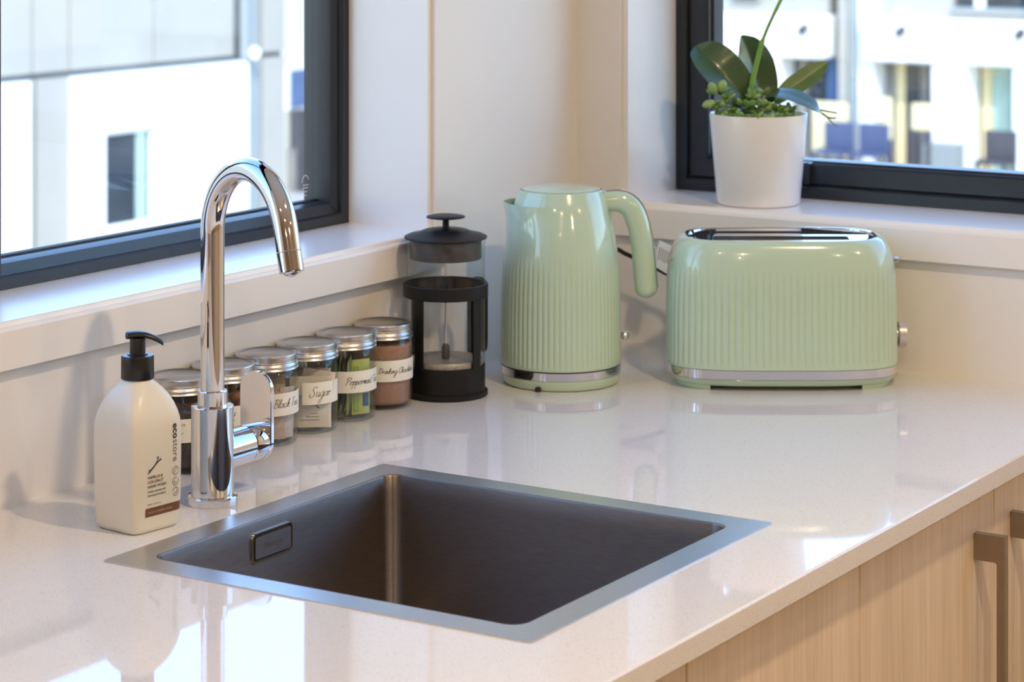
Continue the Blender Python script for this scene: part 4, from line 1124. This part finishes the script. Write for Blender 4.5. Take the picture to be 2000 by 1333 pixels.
partA('pane', 'far_glass', MB().box((p0.x + .04, YA_ + .0, p1.z + .04), (p1.x - .04, YA_ + .01, p0.z - .04)), fw_)
xc_ = p0.x + (p1.x - p0.x) * .68
partA('curtain', 'curtain_green', MB().box((xc_, YA_ - .015, p1.z + .05), (xc_ + .16, YA_ - .002, p0.z - .05)), fw_)
# rain pipe with a round joint
partA('rain_pipe', 'panel_grey', MB().lathe([(.05, zj - .02), (.05, 4.5)], 16, (xs(466), YA_ - .08, 0)))
partA('pipe_joint', 'render_white', MB().lathe([(.02, -.08), (.06, -.05), (.075, 0), (.06, .05), (.02, .08)], 20, (xs(476), YA_ - .16, onY(476, 103, YA_).z)), smooth=60)

# cream building farther off, seen in the right strip of the left window
YC = 27.0
bC = thing('cream_building', 'distant cream building with a blue window at the right edge of the left window', 'building', (onY(600, 100, YC).x, YC, ZG))
def partC(name, m_, mb, parent=bC):
    mb.v = [(p[0] - bC.location.x, p[1] - bC.location.y, p[2] - bC.location.z) for p in mb.v]
    return mb.build(name, m_, parent, 0)
partC('wall', 'cream_wall', MB().box((onY(545, 0, YC).x, YC, ZG), (onY(760, 0, YC).x, YC + 5, 4)))
a, c = onY(562, 138, YC), onY(640, 200, YC)
f_ = partC('window', 'render_white', MB().box((a.x - .06, YC - .06, c.z - .06), (c.x + .06, YC, a.z + .06)))
partC('pane', 'far_blue', MB().box((a.x, YC - .10, c.z), (c.x, YC - .06, a.z)), f_)
a, c = onY(563, 215, YC), onY(576, 470, YC)
partC('column', 'far_dark', MB().box((a.x, YC - .3, ZG), (c.x, YC - .05, a.z)))
a, c = onY(560, 290, YC), onY(592, 470, YC)
partC('lower_panel', 'curtain_taupe', MB().box((a.x, YC - .2, ZG), (c.x, YC - .02, a.z)))

# terrace building seen through the right window
bB = thing('terrace_building', 'white terrace building with columns and curtained doors seen through the right window', 'building', (XF_, onX(1700, 100, XF_).y, ZG))
def partB(name, m_, mb, parent=bB, smooth=0):
    mb.v = [(p[0] - bB.location.x, p[1] - bB.location.y, p[2] - bB.location.z) for p in mb.v]
    return mb.build(name, m_, parent, smooth)
ys = lambda u: onX(u, 100, XF_).y
zz_ = lambda v: onX(1760, v, XF_).z
zb0, zb1, zg = zz_(122), zz_(36), zz_(330)
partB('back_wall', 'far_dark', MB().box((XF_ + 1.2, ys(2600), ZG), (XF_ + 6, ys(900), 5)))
tag(MB().box((XF_ - 3.5, ys(2600) - 9 * 4.2, zg - .3), (XF_ + 1.15, ys(900), zg - .001)).build('terrace_floor', 'paving', None, 0), kind='structure')
# upper storey
for a, c in ((900, 1604), (1704, 1846), (2010, 2600)):
    partB('upper_wall', 'panel_sage', MB().box((XF_ + .3, ys(a), zb1), (XF_ + .9, ys(c), 5)))
for a, c in ((1846, 2010),):
    partB('upper_wall', 'panel_sage', MB().box((XF_ + .3, ys(a), zb1), (XF_ + .9, ys(c), zz_(22))))
    f_ = partB('window', 'panel_grey', MB().box((XF_ + .2, ys(a), zz_(22)), (XF_ + .5, ys(c), zz_(13))))
    partB('pane', 'far_glass', MB().box((XF_ + .45, ys(a), zz_(13)), (XF_ + .5, ys(c), zz_(-160))), f_)
    partB('blind', 'render_white', MB().box((XF_ + .38, ys(1886), zz_(13)), (XF_ + .42, ys(1906), zz_(-160))), f_)
f_ = partB('window', 'panel_grey', MB().box((XF_ + .2, ys(1418), zz_(10)), (XF_ + .3, ys(1472), zz_(-100))))
partB('pane', 'far_glass', MB().box((XF_ + .15, ys(1424), zz_(6)), (XF_ + .2, ys(1466), zz_(-96))), f_)
partB('blue_door', 'far_blue', MB().box((XF_ + .7, ys(1604), zb1 - .05), (XF_ + .8, ys(1632), 5)))
# white parapet bands
for a, c in ((900, 1616), (1690, 2600)):
    partB('parapet', 'render_white', MB().cbox((XF_ - .15, ys(a), zb0), (XF_ + .9, ys(c), zb1), .04))
for u_ in (1570, 1760, 1993):
    p = onX(u_, 54 + (u_ - 1570) * .022, XF_ - .2)
    partB('wall_spot', 'far_dark', MB().tube([(XF_ - .15, p.y, p.z), (XF_ - .30, p.y, p.z - .05)], .07, 12), smooth=40)
# columns and posts
for a, c, m_ in ((1632, 1650, 'panel_sage'), (1653, 1668, 'panel_grey'), (1671, 1702, 'render_white')):
    partB('post', m_, MB().box((XF_ + .1, ys(a), zg), (XF_ + .6, ys(c), 5)))
for a, c in ((1480, 1526), (1822, 1890), (1980, 2030), (2200, 2260)):
    partB('column', 'render_white', MB().box((XF_ - .05, ys(a), zg), (XF_ + .5, ys(c), zb0)))
partB('planter', 'panel_grey', MB().box((XF_ - .5, ys(1826), zg), (XF_ - .1, ys(1888), zz_(272))))
# glazed doors and curtains in the bays
for a, c, m_ in ((1530, 1548, 'curtain_taupe'), (1552, 1585, 'far_glass'), (1588, 1614, 'far_blue'), (1706, 1722, 'curtain_taupe'), (1724, 1742, 'curtain_glare_cream'), (1744, 1768, 'far_dark'), (1770, 1788, 'curtain_taupe'), (1792, 1820, 'far_glass'), (1892, 1912, 'curtain_glare_cream'), (1914, 1950, 'curtain_green'), (1952, 1978, 'far_glass')):
    partB('bay_panel', m_, MB().box((XF_ + .55, ys(a), zg), (XF_ + .62, ys(c), zb0)))
# the terrace row runs on to the right, bay after bay
yw = ys(2600)
for k in range(9):
    y1_ = yw - k * 4.2; y0_ = y1_ - 4.2
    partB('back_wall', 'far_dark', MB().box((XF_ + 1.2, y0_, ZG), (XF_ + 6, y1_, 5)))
    partB('upper_wall', 'panel_sage', MB().box((XF_ + .3, y0_, zb1), (XF_ + .9, y1_, 5)))
    partB('parapet', 'render_white', MB().cbox((XF_ - .15, y0_, zb0), (XF_ + .9, y1_, zb1), .04))
    partB('column', 'render_white', MB().box((XF_ - .05, y0_, zg), (XF_ + .5, y0_ + .9, zb0)))
    partB('bay_panel', 'curtain_green', MB().box((XF_ + .55, y0_ + 1.0, zg), (XF_ + .62, y0_ + 2.3, zb0)))
    partB('bay_panel', 'far_glass', MB().box((XF_ + .55, y0_ + 2.4, zg), (XF_ + .62, y1_ - .1, zb0)))
    f_ = partB('window', 'panel_grey', MB().box((XF_ + .2, y0_ + 1.2, zb1 + .35), (XF_ + .3, y0_ + 3.0, zb1 + 2.0)))
    partB('pane', 'far_glass', MB().box((XF_ + .15, y0_ + 1.28, zb1 + .43), (XF_ + .2, y0_ + 2.92, zb1 + 1.92)), f_)
# added cream panels stand in for sun glare in the bays; chairs follow
k = 0
for u0, u1, v0, v1, m_, lb_ in ((1586, 1656, 196, 312, 'curtain_glare_cream', 'tall cream panel added as sun glare on the terrace, leftmost one'), (1718, 1742, 188, 276, 'curtain_glare_cream', 'narrow cream panel added as sun glare in the middle terrace bay'), (1780, 1818, 200, 258, 'curtain_glare_cream', 'squat cream panel added as sun glare beside the white column')):
    p = onX(u0, v0, XF_ - 1.2); q = onX(u1, v1, XF_ - 1.2)
    sc_ = thing('glare_panel', lb_, 'glare panel', (XF_ - 1.2, (p.y + q.y) / 2, zg), group='cream glare panels on the terrace')
    hw2 = abs(p.y - q.y) / 2; z0_, z1_ = q.z - zg, p.z - zg
    MB().cbox((-.04, -hw2, max(.08, z0_)), (.04, hw2, z1_), .03).build('panel', m_, sc_, 30)
    for s_ in (-1, 1):
        MB().box((-.03, s_ * hw2 * .7 - .03, 0), (.03, s_ * hw2 * .7 + .03, max(.08, z0_) + .02)).build('leg', 'far_dark', sc_, 0)
p = onX(1800, 146, XF_ - 1.0)
partB('globe_lamp', 'render_white', MB().lathe([(.01, -.2), (.12, -.16), (.19, -.06), (.19, .06), (.12, .16), (.01, .2)], 20, (XF_ + .3, p.y, p.z)), smooth=60)
for k, (u_, m_) in enumerate(((1612, 'chair_navy'), (1680, 'chair_navy'), (1930, 'far_dark'))):
    p = onX(u_, 310, XF_ - 2.2)
    ch = thing('terrace_chair', ['blue chair on the terrace left of the white post', 'blue chair on the terrace right of the white post', 'dark chair on the terrace in front of the green curtain'][k], 'chair', (XF_ - 1.9, p.y, zg), group='chairs on the terrace')
    MB().cbox((-.25, -.25, .40), (.25, .25, .46), .01).build('seat', m_, ch, 0)
    MB().cbox((.20, -.25, .46), (.25, .25, .88), .01).build('backrest', m_, ch, 0)
    for sx_ in (-1, 1):
        for sy_ in (-1, 1):
            MB().box((sx_ * .22 - .02, sy_ * .22 - .02, 0), (sx_ * .22 + .02, sy_ * .22 + .02, .40)).build('leg', m_, ch, 0)

# ================================================================== DOWNLIGHTS (the room's warm ceiling lamps)
def downlight(label, x, y, power, first=[None]):
    d = thing('ceiling_downlight', label, 'downlight', (x, y, ZC), group='warm recessed downlights')
    if first[0] is None:
        r_ = MB().lathe([(.040, -.001), (.041, -.005), (.052, -.005), (.054, 0), (.040, 0)], 40, cap0=False, cap1=False).build('trim_ring', 'lamp_ring', d, 40)
        l_ = MB().lathe([(.001, -.0015), (.0405, -.0015), (.0405, -.0005), (.001, -.0005)], 40, cap0=False, cap1=False).build('lens', 'lamp_lens', d, 40)
        first[0] = (r_.data, l_.data)
    else:
        for nm_, me in zip(('trim_ring', 'lens'), first[0]):
            o = bpy.data.objects.new(nm_, me); COL.objects.link(o); o.parent = d
    li = bpy.data.lights.new('downlight_lamp', 'AREA'); li.shape = 'DISK'; li.size = .09; li.energy = power; li.color = (1.0, .745, .47)
    lo = bpy.data.objects.new('downlight_lamp', li); COL.objects.link(lo); lo.parent = d; lo.location = (0, 0, -.007)
    return d
downlight('round warm ceiling downlight in front of the sink', -1.12, -1.40, 13.5)
downlight('round warm ceiling downlight nearest the camera', -2.75, -1.75, 8)
downlight('round warm ceiling downlight above the far end of the worktop', -2.60, -.80, 3)
downlight('round warm ceiling downlight in front of the right window', -.85, -2.9, 8)
downlight('round warm ceiling downlight in the middle of the room', -2.2, -3.2, 8)
downlight('round warm ceiling downlight at the rear of the room', -4.2, -2.4, 7)
